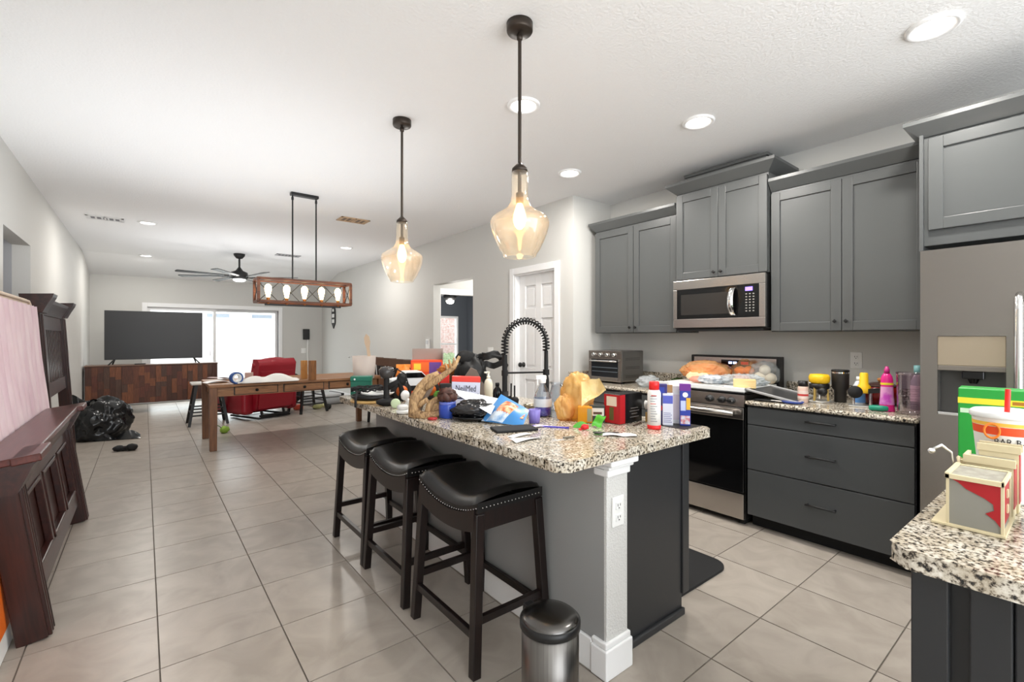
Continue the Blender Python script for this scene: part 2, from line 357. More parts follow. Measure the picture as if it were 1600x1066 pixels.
part('pane', MB().box(5.64, 6.14, 10.05, 10.055, .57, 1.83), GL, wn)
sl = MB()
for i in range(34): sl.box(5.645, 6.135, 9.985, 10.005, .6+i*.036, .603+i*.036)
part('blind_slats', sl, WHITE, wn, stuff=True)
struct('garden_hedge_ground', MB().box(3, 10, 12.3, 13, -.3, -.05), solid((120,130,100), .9))
bh = one('brick_house_wall', MB().box(-2.2, 2.2, 0, .2, 0, 3.2), mat('far_brick', (138,106,98), .9, col2=(166,150,144), scale=14), 'pinkish brick neighbour wall seen through the bedroom blinds', 'wall', (6.6, 13.4, -.3))
bu = MB()
for i in range(9): bu.blob((i*.34-1.3, random.uniform(-.1,.1), .42), (.3,.28,.5), i, .3, 3, 3)
one('garden_hedge', bu, mat('hedge_leaves', (88,104,68), .9, col2=(128,140,104), scale=30), 'green hedge in front of the brick wall outside the bedroom window', 'hedge', (6.6, 12.7, -.05))['kind'] = 'stuff'
bf = T('bedroom_ceiling_fan', 'dark ceiling fan with lit white bowl in the dark bedroom', 'ceiling fan', (4.62, 7.75, 2.4))
part('motor', MB().lathe([(.06,0),(.06,-.1),(.13,-.16),(.13,-.28),(.08,-.33)], 20), BLACK, bf)
part('lamp_bowl', MB().lathe([(.08,-.33),(.078,-.36),(.055,-.39),(0,-.40)], 20), mat('lit_bowl', (255,250,240), .5, emit=(255,250,240), es=1.5), bf)
lamp('bedroom_lamp', 'POINT', (0,0,-.7), 70, (1,.97,.92), .1, bf)
lamp('vestibule_fill', 'POINT', (4.3, 5.75, 2.2), 10, (1,.97,.93), .1)  # added light without a fixture, brightens the vestibule
lamp('hall_lamp', 'POINT', (-1.7, 5.3, 2.2), 6, (1,.97,.93), .1)
for k in range(5):
    a = k*2*pi/5+.5; M = Matrix.Rotation(a, 4, 'Z') @ Matrix.Rotation(.2, 4, 'X')
    part('blade', MB().box(.12, .62, -.06, .06, -.235, -.225, M), BLACK, bf)

# ================================================================ kitchen run along the back wall
def shaker(parent, xf, y0, y1, z0, z1, m, knob=None, base=None, fr=.062, lab=None):
    """door facing -x: frame with a recessed panel; knob = (y,z)"""
    f = MB().box(xf, xf+.02, y0, y0+fr, z0, z1).box(xf, xf+.02, y1-fr, y1, z0, z1).box(xf, xf+.02, y0+fr, y1-fr, z0, z0+fr).box(xf, xf+.02, y0+fr, y1-fr, z1-fr, z1)
    B = Vector(parent.location)
    d = part('door', f, m, parent, .0025, world=True, base=B)
    part('panel', MB().box(xf+.011, xf+.019, y0+fr-.002, y1-fr+.002, z0+fr-.002, z1-fr+.002), m, d, world=True, base=B)
    if knob:
        M = Matrix.Translation(Vector((xf, knob[0], knob[1]))-B) @ Matrix.Rotation(-pi/2, 4, 'Y')
        part('knob', MB().lathe([(.006,0),(.006,.012),(.014,.016),(.015,.026),(.0,.028)], 4, M=M), BLACK, d, .001, shade=False)
    return d
def crown(parent, xf, y0, y1, z, h, out, m, yl=1, yr=1, name='crown', xb=None):
    """sloping crown moulding round the front and the ends of a cabinet"""
    xb = xb or XB-.002
    v = [(xf, y0, z), (xf, y1, z), (xf-out, y0-out*yl, z+h*.75), (xf-out, y1+out*yr, z+h*.75), (xf-out, y0-out*yl, z+h), (xf-out, y1+out*yr, z+h),
         (xb, y0, z), (xb, y1, z), (xb, y0-out*yl, z+h*.75), (xb, y1+out*yr, z+h*.75), (xb, y0-out*yl, z+h), (xb, y1+out*yr, z+h)]
    f = [(0,2,3,1),(2,4,5,3),(4,10,11,5),(0,6,8,2),(2,8,10,4),(1,3,9,7),(3,5,11,9),(6,7,9,11,10,8),(0,1,7,6)]
    return part(name, MB().add(v, f), m, parent, world=True)
UX = 3.73
def upper(label, y0, y1, z0, z1, doors, knobs, ch=.09, co=.055, xf=UX, yl=0, yr=0):
    t = T('wall_cabinet', label, 'cabinet', (xf, (y0+y1)/2, z0))
    part('cabinet_body', MB().box(xf+.022, XB-.002, y0, y1, z0, z1), CAB, t, .002, world=True)
    for (a, c), k in zip(doors, knobs): shaker(t, xf, a, c, z0+.006, z1-.02, CAB, k)
    crown(t, xf+.015, y0, y1, z1, ch, co, CAB, yl, yr)
    return t
upper('grey two-door wall cabinet above the toaster oven', 2.335, 3.30, 1.40, 2.465, [(2.34,2.805),(2.81,3.295)], [(2.775,1.455),(2.84,1.455)], yr=1)
t = upper('grey two-door cabinet directly above the microwave with stepped crown', 1.552, 2.327, 1.855, 2.62, [(1.556,1.938),(1.942,2.323)], [(1.91,1.90),(1.97,1.90)], .09, .07, UX-.03, 1, 1)
part('crown_riser', MB().box(3.79, XB-.003, 1.60, 2.28, 2.72, 2.79).box(3.775, XB-.003, 1.585, 2.295, 2.775, 2.80), CAB, t, .003, world=True)
upper('grey two-door wall cabinet beside the fridge, above the drawers', .625, 1.545, 1.40, 2.465, [(.63,1.083),(1.087,1.54)], [(1.055,1.47),(1.12,1.47)])
fc = T('fridge_cabinet', 'grey deep cabinet with wide door above the refrigerator', 'cabinet', (3.42, .14, 1.87))
part('cabinet_body', MB().box(3.44, XB-.002, -.35, .615, 1.87, 2.49), CAB, fc, .002, world=True)
shaker(fc, 3.418, -.335, .585, 1.955, 2.465, CAB)
part('side_panel', MB().box(3.41, XB-.002, .605, .622, 1.84, 2.49), CAB, fc, .002, world=True)
crown(fc, 3.43, -.35, .62, 2.48, .085, .065, CAB, 1, 1, xb=3.67)

# base units
BX = 3.40
def base_unit(label, y0, y1):
    t = T('base_cabinet', label, 'cabinet', (BX, (y0+y1)/2, 0))
    part('cabinet_body', MB().box(BX, XB-.002, y0, y1, .09, .873).box(BX-.004, BX+.02, y0, y0+.02, .09, .873).box(BX-.004, BX+.02, y1-.02, y1, .09, .873), CABD, t, .002, world=True)
    part('toe_kick', MB().box(BX+.07, BX+.09, y0, y1, 0, .09), BLKM, t, world=True)
    return t
t = base_unit('grey three-drawer base cabinet between range and refrigerator', .63, 1.558)
def handle(parent, x, y, z, w=.17, base=None):
    m = MB().tube([(x, y-w/2+.01, z), (x-.028, y-w/2+.01, z), (x-.032, y-w/2+.02, z)], .006)
    m.tube([(x, y+w/2-.01, z), (x-.028, y+w/2-.01, z)], .006); m.tube([(x-.03, y-w/2, z), (x-.03, y+w/2, z)], .0065)
    part('handle', m, BLACK, parent, world=True, base=base)
for a, c, hz in ((.742,.862,.812),(.424,.735,.588),(.098,.417,.277)):
    d = part('drawer', MB().box(BX-.022, BX, .635, 1.553, a, c), mat('drawer_front_paint', (70,72,73), .34), t, .002, world=True)
    handle(d, BX-.022, 1.09, hz, base=Vector(t.location))
t = base_unit('grey base cabinet under the toaster oven beside the range', 2.34, 3.385)
for a, c in ((2.345,2.86),(2.865,3.38)):
    d = part('drawer', MB().box(BX-.022, BX, a, c, .742, .862), CAB, t, .002, world=True); handle(d, BX-.022, (a+c)/2, .812, base=Vector(t.location))
    shaker(t, BX-.022, a, c, .098, .735, CAB, (a+.04, .68))
KT = .905
def counter(label, x0, x1, y0, y1, z1, splash=None, th=.04):
    t = T('granite_countertop', label, 'countertop', ((x0+x1)/2, (y0+y1)/2, z1-th))
    part('slab', MB().box(x0, x1, y0, y1, z1-th, z1), GR, t, .014, world=True, seg=4)
    if splash: part('backsplash', splash, GR, t, .004, world=True)
    return t
counter('speckled granite countertop between range and refrigerator', 3.355, XB-.003, .612, 1.565, KT+.002, MB().box(XB-.024, XB-.003, .612, 1.565, KT, KT+.1), .03)
counter('speckled granite countertop under the toaster oven', 3.355, XB-.003, 2.335, YK-.003, KT+.002, MB().box(XB-.024, XB-.003, 2.335, YK-.003, KT, KT+.1).box(3.42, XB-.024, YK-.024, YK-.003, KT, KT+.1), .03)

# range
rg = T('electric_range', 'stainless electric range with black oven door and front knobs', 'stove', (3.40, 1.951, 0))
RY0, RY1 = 1.572, 2.328
part('body', MB().box(3.395, 4.05, RY0, RY1, .04, .945), BLACK, rg, .004, world=True)
part('cooktop', MB().box(3.365, 4.02, RY0-.002, RY1+.002, .945, .96), BLKG, rg, .005, world=True)
part('control_panel', MB().prism([(3.366,.855),(3.396,.855),(3.396,.943),(3.372,.943)], 'y', RY0, RY1), STEELH, rg, .003, world=True)
dk = part('oven_door', MB().box(3.37, 3.395, RY0+.004, RY1-.004, .235, .85), BLKG, rg, .006, world=True)
part('door_trim', MB().box(3.366, 3.372, RY0+.004, RY1-.004, .765, .85), STEELH, rg, .002, world=True)
part('handle', MB().tube([(3.31, RY0+.05, .812), (3.31, RY1-.05, .812)], .02, 12).box(3.31, 3.37, RY0+.06, RY0+.085, .80, .825).box(3.31, 3.37, RY1-.085, RY1-.06, .80, .825), STEELH, dk, world=True, base=Vector(rg.location))
part('drawer', MB().box(3.368, 3.395, RY0+.004, RY1-.004, .045, .228), STEELH, rg, .005, world=True)
for y in (RY0+.02, RY1-.06): part('foot', MB().box(3.42, 4.0, y, y+.04, 0, .045), BLKM, rg, world=True)
for y in (1.665, 1.735, 1.83, 2.02, 2.16, 2.24):
    M = Matrix.Translation(Vector((3.372, y, .897))-Vector(rg.location)) @ Matrix.Rotation(-pi/2, 4, 'Y')
    k = part('knob', MB().lathe([(.027,0),(.027,.006),(.022,.008),(.021,.03),(.0,.032)], 20, M=M), BLACK, rg)
    part('pointer', MB().box(-.005, .005, -.02, .02, .03, .042, M), CHROME, k)
part('backguard', MB().box(3.96, 4.05, RY0-.002, RY1+.002, .945, 1.2), BLACK, rg, .006, world=True)
bgp = part('backguard_face', MB().prism([(3.945,1.03),(3.962,1.03),(3.972,1.185),(3.955,1.185)], 'y', RY0+.02, RY1-.03), STEELH, rg, .002, world=True)
part('display', MB().prism([(3.943,1.085),(3.955,1.085),(3.96,1.165),(3.9485,1.165)], 'y', 1.80, 2.04), BLKG, rg, world=True)
for a in (1.905, 1.945): part('clock_segment', MB().box(3.9435, 3.946, a, a+.028, 1.132, 1.15), mat('clock_glow', (150,175,255), .5, emit=(150,175,255), es=4), rg, world=True)

# microwave
mw = T('microwave_oven', 'stainless over-the-range microwave with curved handle and purple display', 'microwave', (3.66, 1.938, 1.43))
MY0, MY1 = 1.552, 2.326
part('body', MB().box(3.69, 4.09, MY0, MY1, 1.43, 1.848), BLACK, mw, .004, world=True)
part('front_frame', MB().box(3.66, 3.69, MY0, MY1, 1.44, 1.515).box(3.66, 3.69, MY0, MY1, 1.77, 1.848).box(3.66, 3.69, MY0, MY0+.045, 1.515, 1.77).box(3.66, 3.69, MY1-.035, MY1, 1.515, 1.77), STEELH, mw, .003, world=True)
part('bottom_grille', MB().box(3.68, 4.08, MY0+.02, MY1-.02, 1.415, 1.43), BLKM, mw, world=True)
dw = part('door_glass', MB().box(3.662, 3.69, 1.76, MY1-.035, 1.515, 1.77), BLKG, mw, .002, world=True)
part('window', MB().box(3.659, 3.664, 1.83, MY1-.075, 1.55, 1.725), mat('mesh_window', (44,42,40), .25), dw, world=True, base=Vector(mw.location))
cp = part('control_panel', MB().box(3.661, 3.69, MY0+.045, 1.757, 1.515, 1.77), BLKG, mw, .002, world=True)
part('display', MB().box(3.6585, 3.662, 1.645, 1.70, 1.72, 1.75), mat('purple_display', (110,90,230), .4, emit=(120,100,255), es=2.2), cp, world=True, base=Vector(mw.location))
for r in range(7):
    for c in range(3):
        part('button', MB().box(3.6588, 3.662, 1.632+c*.027, 1.644+c*.027, 1.692-r*.022, 1.700-r*.022), solid((150,146,140), .5), cp, world=True, base=Vector(mw.location))
part('handle', MB().grid(lambda u, v: (3.655-.045*sin(pi*v)**.6-.012*sin(pi*u), 1.775+.045*u, 1.535+.215*v), 6, 14), CHROME, mw, world=True)

# refrigerator
fg = T('refrigerator', 'stainless side-by-side refrigerator with ice and water dispenser', 'refrigerator', (3.22, .13, 0))
FX = 3.22; FB = Vector(fg.location)
FS = mat('fridge_steel', (146,141,136), .27, 1, col2=(152,147,142), scale=5, stretch=(1,1,400))
part('body', MB().box(FX+.07, 4.06, -.33, .585, .02, 1.80), solid((70,71,73), .5), fg, .004, world=True)
DD0, DD1, DZ0, DZ1 = .27, .515, .965, 1.365
fd = part('freezer_door', MB().box(FX, FX+.065, DD1, .583, .09, 1.815).box(FX, FX+.065, .20, DD0, .09, 1.815).box(FX, FX+.065, DD0, DD1, .09, DZ0).box(FX, FX+.065, DD0, DD1, DZ1, 1.815), FS, fg, world=True)
part('fridge_door', MB().box(FX, FX+.065, -.33, .194, .09, 1.815), FS, fg, .01, world=True)
part('toe_grille', MB().box(FX+.05, FX+.08, -.32, .575, .01, .085), BLKM, fg, world=True)
for y in (.225, .165): part('handle', MB().tube([(FX, y, .62), (FX-.05, y, .64), (FX-.055, y, .7), (FX-.055, y, 1.48), (FX-.05, y, 1.54), (FX, y, 1.56)], .016, 10), CHROME, fg, world=True)
part('dispenser_panel', MB().box(FX+.004, FX+.03, DD0, DD1, 1.215, DZ1), mat('champagne_panel', (176,162,142), .3, .6), fd, .003, world=True, base=FB)
part('dispenser_recess', MB().box(FX+.055, FX+.064, DD0, DD1, DZ0, 1.22).box(FX+.01, FX+.064, DD0, DD0+.006, DZ0, 1.22).box(FX+.01, FX+.064, DD1-.006, DD1, DZ0, 1.22), solid((70,68,66), .3), fd, world=True, base=FB)
part('dispenser_tray', MB().box(FX-.002, FX+.055, DD0, DD1, DZ0-.004, DZ0+.012), CHROME, fd, .003, world=True, base=FB)
part('dispenser_trim', MB().box(FX+.001, FX+.02, DD0, DD1, 1.19, 1.215), solid((112,106,98), .35), fd, .003, world=True, base=FB)
part('dispenser_nozzle', MB().box(FX+.01, FX+.055, .345, .425, 1.15, 1.19).cyl((FX+.03,.385,1.15), (FX+.03,.385,1.128), .022, .014), BLKG, fd, .004, world=True, base=FB)

# outlets and switches
def outlet(label, loc, rz, wide=1):
    t = T('wall_outlet' if wide == 1 else 'light_switch', label, 'outlet' if wide == 1 else 'switch', loc, rz)
    w = .072 if wide == 1 else .115*1
    part('plate', MB().box(-w/2, w/2, -.006, 0, -.06, .06), WHITE, t, .002)
    if wide == 1:
        for z in (-.024, .024):
            s_ = part('socket', MB().cbox((0,-.0075,z), (.034,.004,.03)), WHITE, t, .003)
            part('slot', MB().cbox((-.007,-.0098,z+.003), (.003,.001,.011)).cbox((.007,-.0098,z+.003), (.003,.001,.009)).cbox((0,-.0098,z-.009), (.005,.001,.005)), solid((60,60,60)), s_)
    else:
        for x in (-.025, .025): part('rocker', MB().cbox((x,-.008,0), (.032,.006,.066)), WHITE, t, .002)
    return t
outlet('white outlet on the wall above the granite backsplash behind the black tumbler', (XB-.001, 1.1, 1.19), pi/2*-1)
outlet('white double switch plate on wall beside the white pantry door', (XR-.001, 4.86, 1.17), -pi/2, 2)

# ================================================================ island
IS = T('kitchen_island', 'grey kitchen island base with white corner post behind the bar stools', 'island', (1.75, 2.4, 0))
IB = Vector(IS.location)
IT = T('granite_countertop', 'large speckled granite island top crowded with clutter', 'countertop', (1.68, 2.4, .872))
IW = mat('island_wall_paint', (150,150,149), .55, bump=.05, bscale=200)
part('slab', MB().prism([(1.155+.04,1.175),(2.17,1.175),(2.21,1.215),(2.21,3.56),(2.17,3.6),(1.195,3.6),(1.155,3.56),(1.155,1.215)], 'z', .872, .912), GR, IT, .016, seg=4, world=True)
part('knee_wall', MB().box(1.44, 1.55, 1.225, 3.55, 0, .87), IW, IS, world=True)
part('post_face', MB().box(1.441, 1.572, 1.212, 1.27, 0, .87), mat('post_paint', (214,213,210), .6, bump=.5, bscale=140), IS, .003, world=True)
part('post_capital', MB().box(1.438, 1.582, 1.203, 1.28, .80, .83).box(1.436, 1.592, 1.193, 1.28, .83, .845).box(1.434, 1.607, 1.18, 1.28, .845, .87), TRIM, IS, .006, world=True)
part('post_plinth', MB().box(1.42, 1.588, 1.196, 1.28, 0, .12).box(1.426, 1.582, 1.202, 1.28, .12, .145), TRIM, IS, .005, world=True)
part('baseboard', MB().box(1.425, 1.44, 1.28, 3.55, 0, .13), TRIM, IS, .004, world=True)
part('cabinet_body', MB().box(1.55, 2.10, 1.29, 3.53, .09, .87), CABD, IS, world=True)
part('end_panel', MB().box(1.575, 2.075, 1.272, 1.292, 0, .87), CABD, IS, .002, world=True)
part('corner_stile', MB().box(2.07, 2.125, 1.262, 1.292, .10, .87), CABD, IS, .003, world=True)
part('shoe_moulding', MB().box(1.575, 2.08, 1.255, 1.273, 0, .035), CABD, IS, .006, world=True)
part('toe_kick', MB().box(2.03, 2.05, 1.30, 3.52, 0, .09), BLKM, IS, world=True)
for i in range(4):
    a = 1.30+i*.555
    f = MB().box(2.10, 2.12, a, a+.545, .11, .86)
    d = part('door', f, CABD, IS, .003, world=True)
    part('knob', MB().cyl((2.12,a+.5,.75), (2.145,a+.5,.75), .013, .015, 12), BLACK, d, world=True, base=IB)
sk = part('sink', MB().box(1.78, 2.12, 1.72, 2.3, .905, .9135), STEEL, IT, .004, world=True)
outlet('white outlet on the textured white post of the island', (1.505, 1.211, .655), 0)

# faucet on the island
fx, fy = 1.815, 2.365
fa = T('spring_faucet', 'tall matte black faucet with coiled spring neck on the island', 'faucet', (fx, fy, .912), -.42)
part('base', MB().lathe([(.032,0),(.032,.012),(.024,.02),(.022,.10)], 20), BLKM, fa)
part('column', MB().cyl((0,0,.02), (0,0,.335), .017).cyl((0,0,.20), (0,0,.235), .021), BLKM, fa)
R_ = .14; A = [(R_-R_*cos(pi*i/24), 0, .40+R_*1.1*sin(pi*i/24)) for i in range(25)]
path = [(0,0,.335+.0065*i) for i in range(10)] + A[0:] + [(2*R_, 0, .40-.02*i) for i in range(1, 3)]
part('hose', MB().tube(path, .0075, 8), BLKM, fa)
# helix along the path
P = [Vector(p) for p in path]; seg = [0]
for i in range(1, len(P)): seg.append(seg[-1]+(P[i]-P[i-1]).length)
def along(s_):
    for i in range(1, len(P)):
        if seg[i] >= s_ or i == len(P)-1:
            k = (s_-seg[i-1])/max(1e-6, seg[i]-seg[i-1]); return P[i-1].lerp(P[i], min(1,k)), (P[i]-P[i-1]).normalized()
hp = []; turns = 28; n_ = turns*10
for i in range(n_+1):
    p, tt = along(seg[-1]*i/n_); a = Vector((0,1,0)); b2 = tt.cross(a); g = 2*pi*i/10
    hp.append(p + a*.021*cos(g) + b2*.021*sin(g))
part('spring', MB().tube(hp, .0043, 5), BLKM, fa)
part('support_bar', MB().cyl((0,0,.218), (2*R_,0,.218), .006).cyl((2*R_,0,.2), (2*R_,0,.236), .021), BLKM, fa)
part('spray_head', MB().lathe([(.019,.09),(.019,.17),(.014,.2),(.013,.36)], 16, (2*R_,0,0)), BLKM, fa)
part('lever', MB().cyl((.0,-.02,.06), (.03,-.045,.065), .011).cyl((.03,-.045,.06), (.03,-.05,.155), .005), BLKM, fa)

# peninsula counter by the camera
pn = T('peninsula_cabinet', 'dark cabinet end under the granite corner in the foreground', 'cabinet', (1.7, -.35, 0))
pt_ = T('granite_countertop', 'speckled granite corner holding the toy buildings and drink cup', 'countertop', (1.7, -.35, .872))
part('slab', MB().prism([(1.29,.285),(1.255,.25),(1.235,-1.2),(2.35,-1.2),(2.35,.272)], 'z', .872, .912), GR, pt_, .016, seg=4, world=True)
part('cabinet_body', MB().box(1.325, 2.3, -1.15, .235, .09, .87), CABD, pn, .002, world=True)
part('corner_stile', MB().box(1.295, 1.325, .19, .25, .0, .87).box(1.30, 1.325, .10, .16, .09, .87), CABD, pn, .003, world=True)
part('side_panel', MB().box(1.305, 1.325, -1.15, .098, .0, .87), CABD, pn, .003, world=True)

# black anti-fatigue mat
rr = []
for cx, cy, a0 in ((2.62,1.45,-90),(2.62,2.25,0),(2.17,2.25,90),(2.17,1.45,180)):
    for k in range(7): a = radians(a0+15*k); rr.append((cx+.1*cos(a), cy+.1*sin(a)))
one('floor_mat', MB().prism(rr, 'z', .001, .016), BLKM, 'black rounded kitchen mat on the floor beside the island', 'mat', bev=.004)

# bar stools
def bar_stool(label, loc):
    t = T('bar_stool', label, 'stool', loc, 0, 'saddle stools along the island')
    sw, sl_ = .17, .245      # half width (x), half length (y)
    def top(u, v):
        x = -1+2*u; y = -1+2*v; k = .055*abs(y)**2.2; e = max(abs(x), abs(y))
        ed = max(0, (max(abs(x)*1.0, abs(y))-.82)/.18); z = .635+k+.034*(1-ed**2)+.018*(1-x*x)
        return (x*sw*1.03, y*sl_*1.03, z)
    part('seat_cushion', MB().grid(top, 20, 28).grid(lambda u, v: (sw*1.03*(-1+2*u), (-1+2*v)*sl_*1.03, .6+.05*abs(-1+2*v)**2.2), 2, 20)
         .grid(lambda u, v: (-sw*1.03, (-1+2*u)*sl_*1.03, (.6+.05*abs(-1+2*u)**2.2)*(1-v)+(.635+.012*0+.055*abs(-1+2*u)**2.2)*v), 28, 2)
         .grid(lambda u, v: (sw*1.03, (-1+2*u)*sl_*1.03, (.6+.05*abs(-1+2*u)**2.2)*(1-v)+(.635+.055*abs(-1+2*u)**2.2)*v), 28, 2)
         .grid(lambda u, v: ((-1+2*u)*sw*1.03, -sl_*1.03, .65*(1-v)+.69*v), 20, 2).grid(lambda u, v: ((-1+2*u)*sw*1.03, sl_*1.03, .65*(1-v)+.69*v), 20, 2), LEATHER, t)
    ap = MB(); n = 14
    for sx in (-1, 1):
        poly = [(-sl_+.01+2*(sl_-.01)*i/n, .612+.05*abs(-1+2*i/n)**2.2) for i in range(n+1)] + [(sl_-.01-2*(sl_-.01)*i/n, .535+.035*abs(1-2*i/n)**2) for i in range(n+1)]
        ap.prism(poly, 'x', sx*sw-.012, sx*sw+.012)
    for sy in (-1, 1): ap.box(-sw, sw, sy*(sl_-.012)-.011, sy*(sl_-.012)+.011, .57, .655)
    part('apron', ap, ESPR, t)
    nh = MB()
    for i in range(27):
        y = -sl_+2*sl_*i/26; z = .618+.05*abs(-1+2*i/26)**2.2
        for sx in (-1, 1): nh.blob((sx*(sw*1.03+.002), y, z), (.004,.004,.004), sub=1, amp=0)
    for i in range(1, 18):
        x = -sw+2*sw*i/18
        for sy in (-1, 1): nh.blob((x, sy*(sl_*1.03+.002), .668), (.004,.004,.004), sub=1, amp=0)
    part('nailhead_trim', nh, mat('nailheads', (170,168,165), .25, 1), t, stuff=True)
    for sx in (-1, 1):
        for sy in (-1, 1): part('leg', MB().bar((sx*(sw-.012), sy*(sl_-.014), .64), (sx*(sw+.022), sy*(sl_+.012), 0), .04, .04, .038, .038), ESPR, t, .003)
    for sx in (-1, 1): part('stretcher', MB().bar((sx*(sw+.016), -sl_, .16), (sx*(sw+.016), sl_, .16), .022, .032), ESPR, t, .002)
    for sy in (-1, 1): part('stretcher', MB().bar((-sw-.01, sy*(sl_+.002), .215), (sw+.01, sy*(sl_+.002), .215), .022, .032), ESPR, t, .002)
    return t
st1 = bar_stool('black leather saddle stool closest to the steel trash can', (1.225, 1.80, 0))
dup(st1, (1.22, 2.42, 0), label='middle black saddle stool of the three along the island')
dup(st1, (1.22, 2.975, 0), label='black saddle stool at the table end of the island row')

# step can
tc = T('trash_can', 'small round steel pedal bin beside the bar stools', 'trash can', (1.09, 1.165, 0))
part('bin_body', MB().lathe([(.098,.02),(.098,.375)], 40), mat('can_steel', (112,109,106), .33, 1, col2=(126,123,120), scale=5, stretch=(30,30,.5)), tc)
part('base_ring', MB().lathe([(.102,0),(.102,.02)], 40), BLACK, tc)
part('rim', MB().lathe([(.1,.373),(.104,.376),(.104,.398),(.098,.402)], 40), BLACK, tc)
part('lid', MB().lathe([(.1,.395),(.097,.405),(.085,.414),(.06,.421),(.03,.4245),(0,.425)], 40), mat('lid_steel', (104,102,100), .24, 1), tc)
part('hinge', MB().box(-.02, .02, .095, .125, .33, .40), BLACK, tc, .004)
part('pedal', MB().box(-.025, .025, -.135, -.09, .008, .02), BLACK, tc, .003)

# ================================================================ ceiling fixtures
LENS = mat('lit_lens', (255,252,246), .5, emit=(255,250,242), es=6)
def downlight(label, x, y, power=DOWNLIGHT_W, z=H):
    t = T('recessed_light', label, 'ceiling light', (x, y, z), 0, 'round recessed ceiling lights')
    part('trim_ring', MB().shell([(.105,0),(.103,-.012),(.094,-.016),(.078,-.010),(.076,-.003)], 40), TRIM, t)
    part('lens', MB().lathe([(.077,-.004),(.05,-.006),(0,-.007)], 32), LENS, t)
    lamp('downlight_lamp', 'AREA', (0,0,-.02), power, (1,.96,.9), .15, t)
downlight('recessed light over the aisle in front of the refrigerator', 2.942, .486)
downlight('recessed light over the aisle in front of the microwave', 2.979, 1.70)
downlight('recessed light in the ceiling by the pantry wall corner', 3.0, 2.95)
downlight('recessed light seen behind the rod of the larger-looking pendant', 1.894, 2.271)
downlight('recessed ceiling light beside the long white air vent', .036, 7.62)
downlight('recessed ceiling light near the pantry wall beyond the tan vent', 2.615, 7.707)
downlight('farthest recessed light, on the ceiling near the television', .026, 10.7)

BULB = mat('glowing_bulb', (255,205,140), .4, emit=(255,196,120), es=9)
def amber():
    m = bpy.data.materials.new('champagne_glass'); m.use_nodes = True; nt = m.node_tree; N = nt.nodes; L = nt.links; N.remove(N['Principled BSDF'])
    t = N.new('ShaderNodeBsdfTransparent'); t.inputs[0].default_value = lin((254,249,240)); r = N.new('ShaderNodeBsdfTranslucent'); r.inputs[0].default_value = lin((254,241,218))
    g = N.new('ShaderNodeBsdfGlossy'); g.inputs['Roughness'].default_value = .06; lw = N.new('ShaderNodeLayerWeight'); lw.inputs[0].default_value = .3
    a = N.new('ShaderNodeMixShader'); a.inputs[0].default_value = .2; b = N.new('ShaderNodeMixShader'); mr = N.new('ShaderNodeMapRange'); mr.inputs[3].default_value = .05; mr.inputs[4].default_value = .7
    L.new(t.outputs[0], a.inputs[1]); L.new(r.outputs[0], a.inputs[2]); L.new(lw.outputs['Facing'], mr.inputs[0]); L.new(mr.outputs[0], b.inputs[0])
    L.new(a.outputs[0], b.inputs[1]); L.new(g.outputs[0], b.inputs[2]); L.new(b.outputs[0], N['Material Output'].inputs[0]); return m
AMBER = amber()
def pendant(label, x, y):
    t = T('pendant_lamp', label, 'pendant lamp', (x, y, H), 0, 'glass pendants over the island')
    part('canopy', MB().lathe([(.062,0),(.062,-.035),(.058,-.042),(.02,-.044)], 32), BRONZE, t)
    part('rod', MB().cyl((0,0,-.04), (0,0,-.70), .0085).lathe([(.006,-.05),(.014,-.052),(.014,-.075),(.009,-.08)], 12), BRONZE, t)
    part('cap', MB().lathe([(.012,-.66),(.036,-.685),(.038,-.70),(.012,-.703)], 24), BRONZE, t)
    part('socket', MB().cyl((0,0,-.70), (0,0,-.80), .009).cyl((0,0,-.80), (0,0,-.85), .018), BRONZE, t)
    pr_ = [(.036,-.70),(.039,-.72),(.039,-.81),(.043,-.84),(.055,-.865),(.08,-.885),(.11,-.902),(.131,-.918),(.139,-.935),(.138,-.955),(.131,-.985),(.116,-1.025),(.097,-1.065),(.08,-1.09),(.078,-1.10),(.07,-1.104)]
    part('glass_shade', MB().shell(pr_, 48), AMBER, t)
    part('bulb', MB().lathe([(.013,-.85),(.02,-.87),(.03,-.905),(.031,-.93),(.024,-.955),(.01,-.97),(0,-.972)], 20), BULB, t)
    lamp('bulb_lamp', 'POINT', (0,0,-.92), PENDANT_W, (1,.86,.68), .03, t)
pendant('bell-shaped glass pendant hanging in front of the pantry door', 1.389, 1.694)
pendant('bell-shaped glass pendant hanging closer to the dining table', 1.378, 2.947)

lp = T('linear_chandelier', 'rectangular wood-framed chandelier with five bulbs over the dining table', 'chandelier', (1.303, 5.11, H))
part('canopy', MB().box(-.135, .135, -.035, .035, -.03, 0), BLACK, lp, .006)
for x in (-.115, .115):
    part('rod', MB().cyl((x,0,-.03), (x,0,-.92), .0075, n=10).lathe([(.004,-.035),(.012,-.05),(.012,-.075),(.004,-.08)], 10, (x,0,0)), BLACK, lp)
WD = mat('chandelier_wood', (120,66,34), .5, col2=(74,40,22), scale=8, stretch=(1,8,8))
fr = MB(); hx, hy, z0, z1, q = .4425, .105, -1.13, -.91, .026
for y in (-hy, hy):
    for z in (z0, z1): fr.cbox((0,y,z), (2*hx, q, q))
for x in (-hx, hx):
    for z in (z0, z1): fr.cbox((x,0,z), (q, 2*hy, q))
    for y in (-hy, hy): fr.cbox((x,y,(z0+z1)/2), (q,q,z1-z0))
part('wood_frame', fr, WD, lp, .002)
xb = MB()
for i in range(4):
    a = -hx+.02+i*(2*hx-.04)/4; c = a+(2*hx-.04)/4
    xb.cyl((a,hy,z0), (c,hy,z1), .004, n=6).cyl((a,hy,z1), (c,hy,z0), .004, n=6)
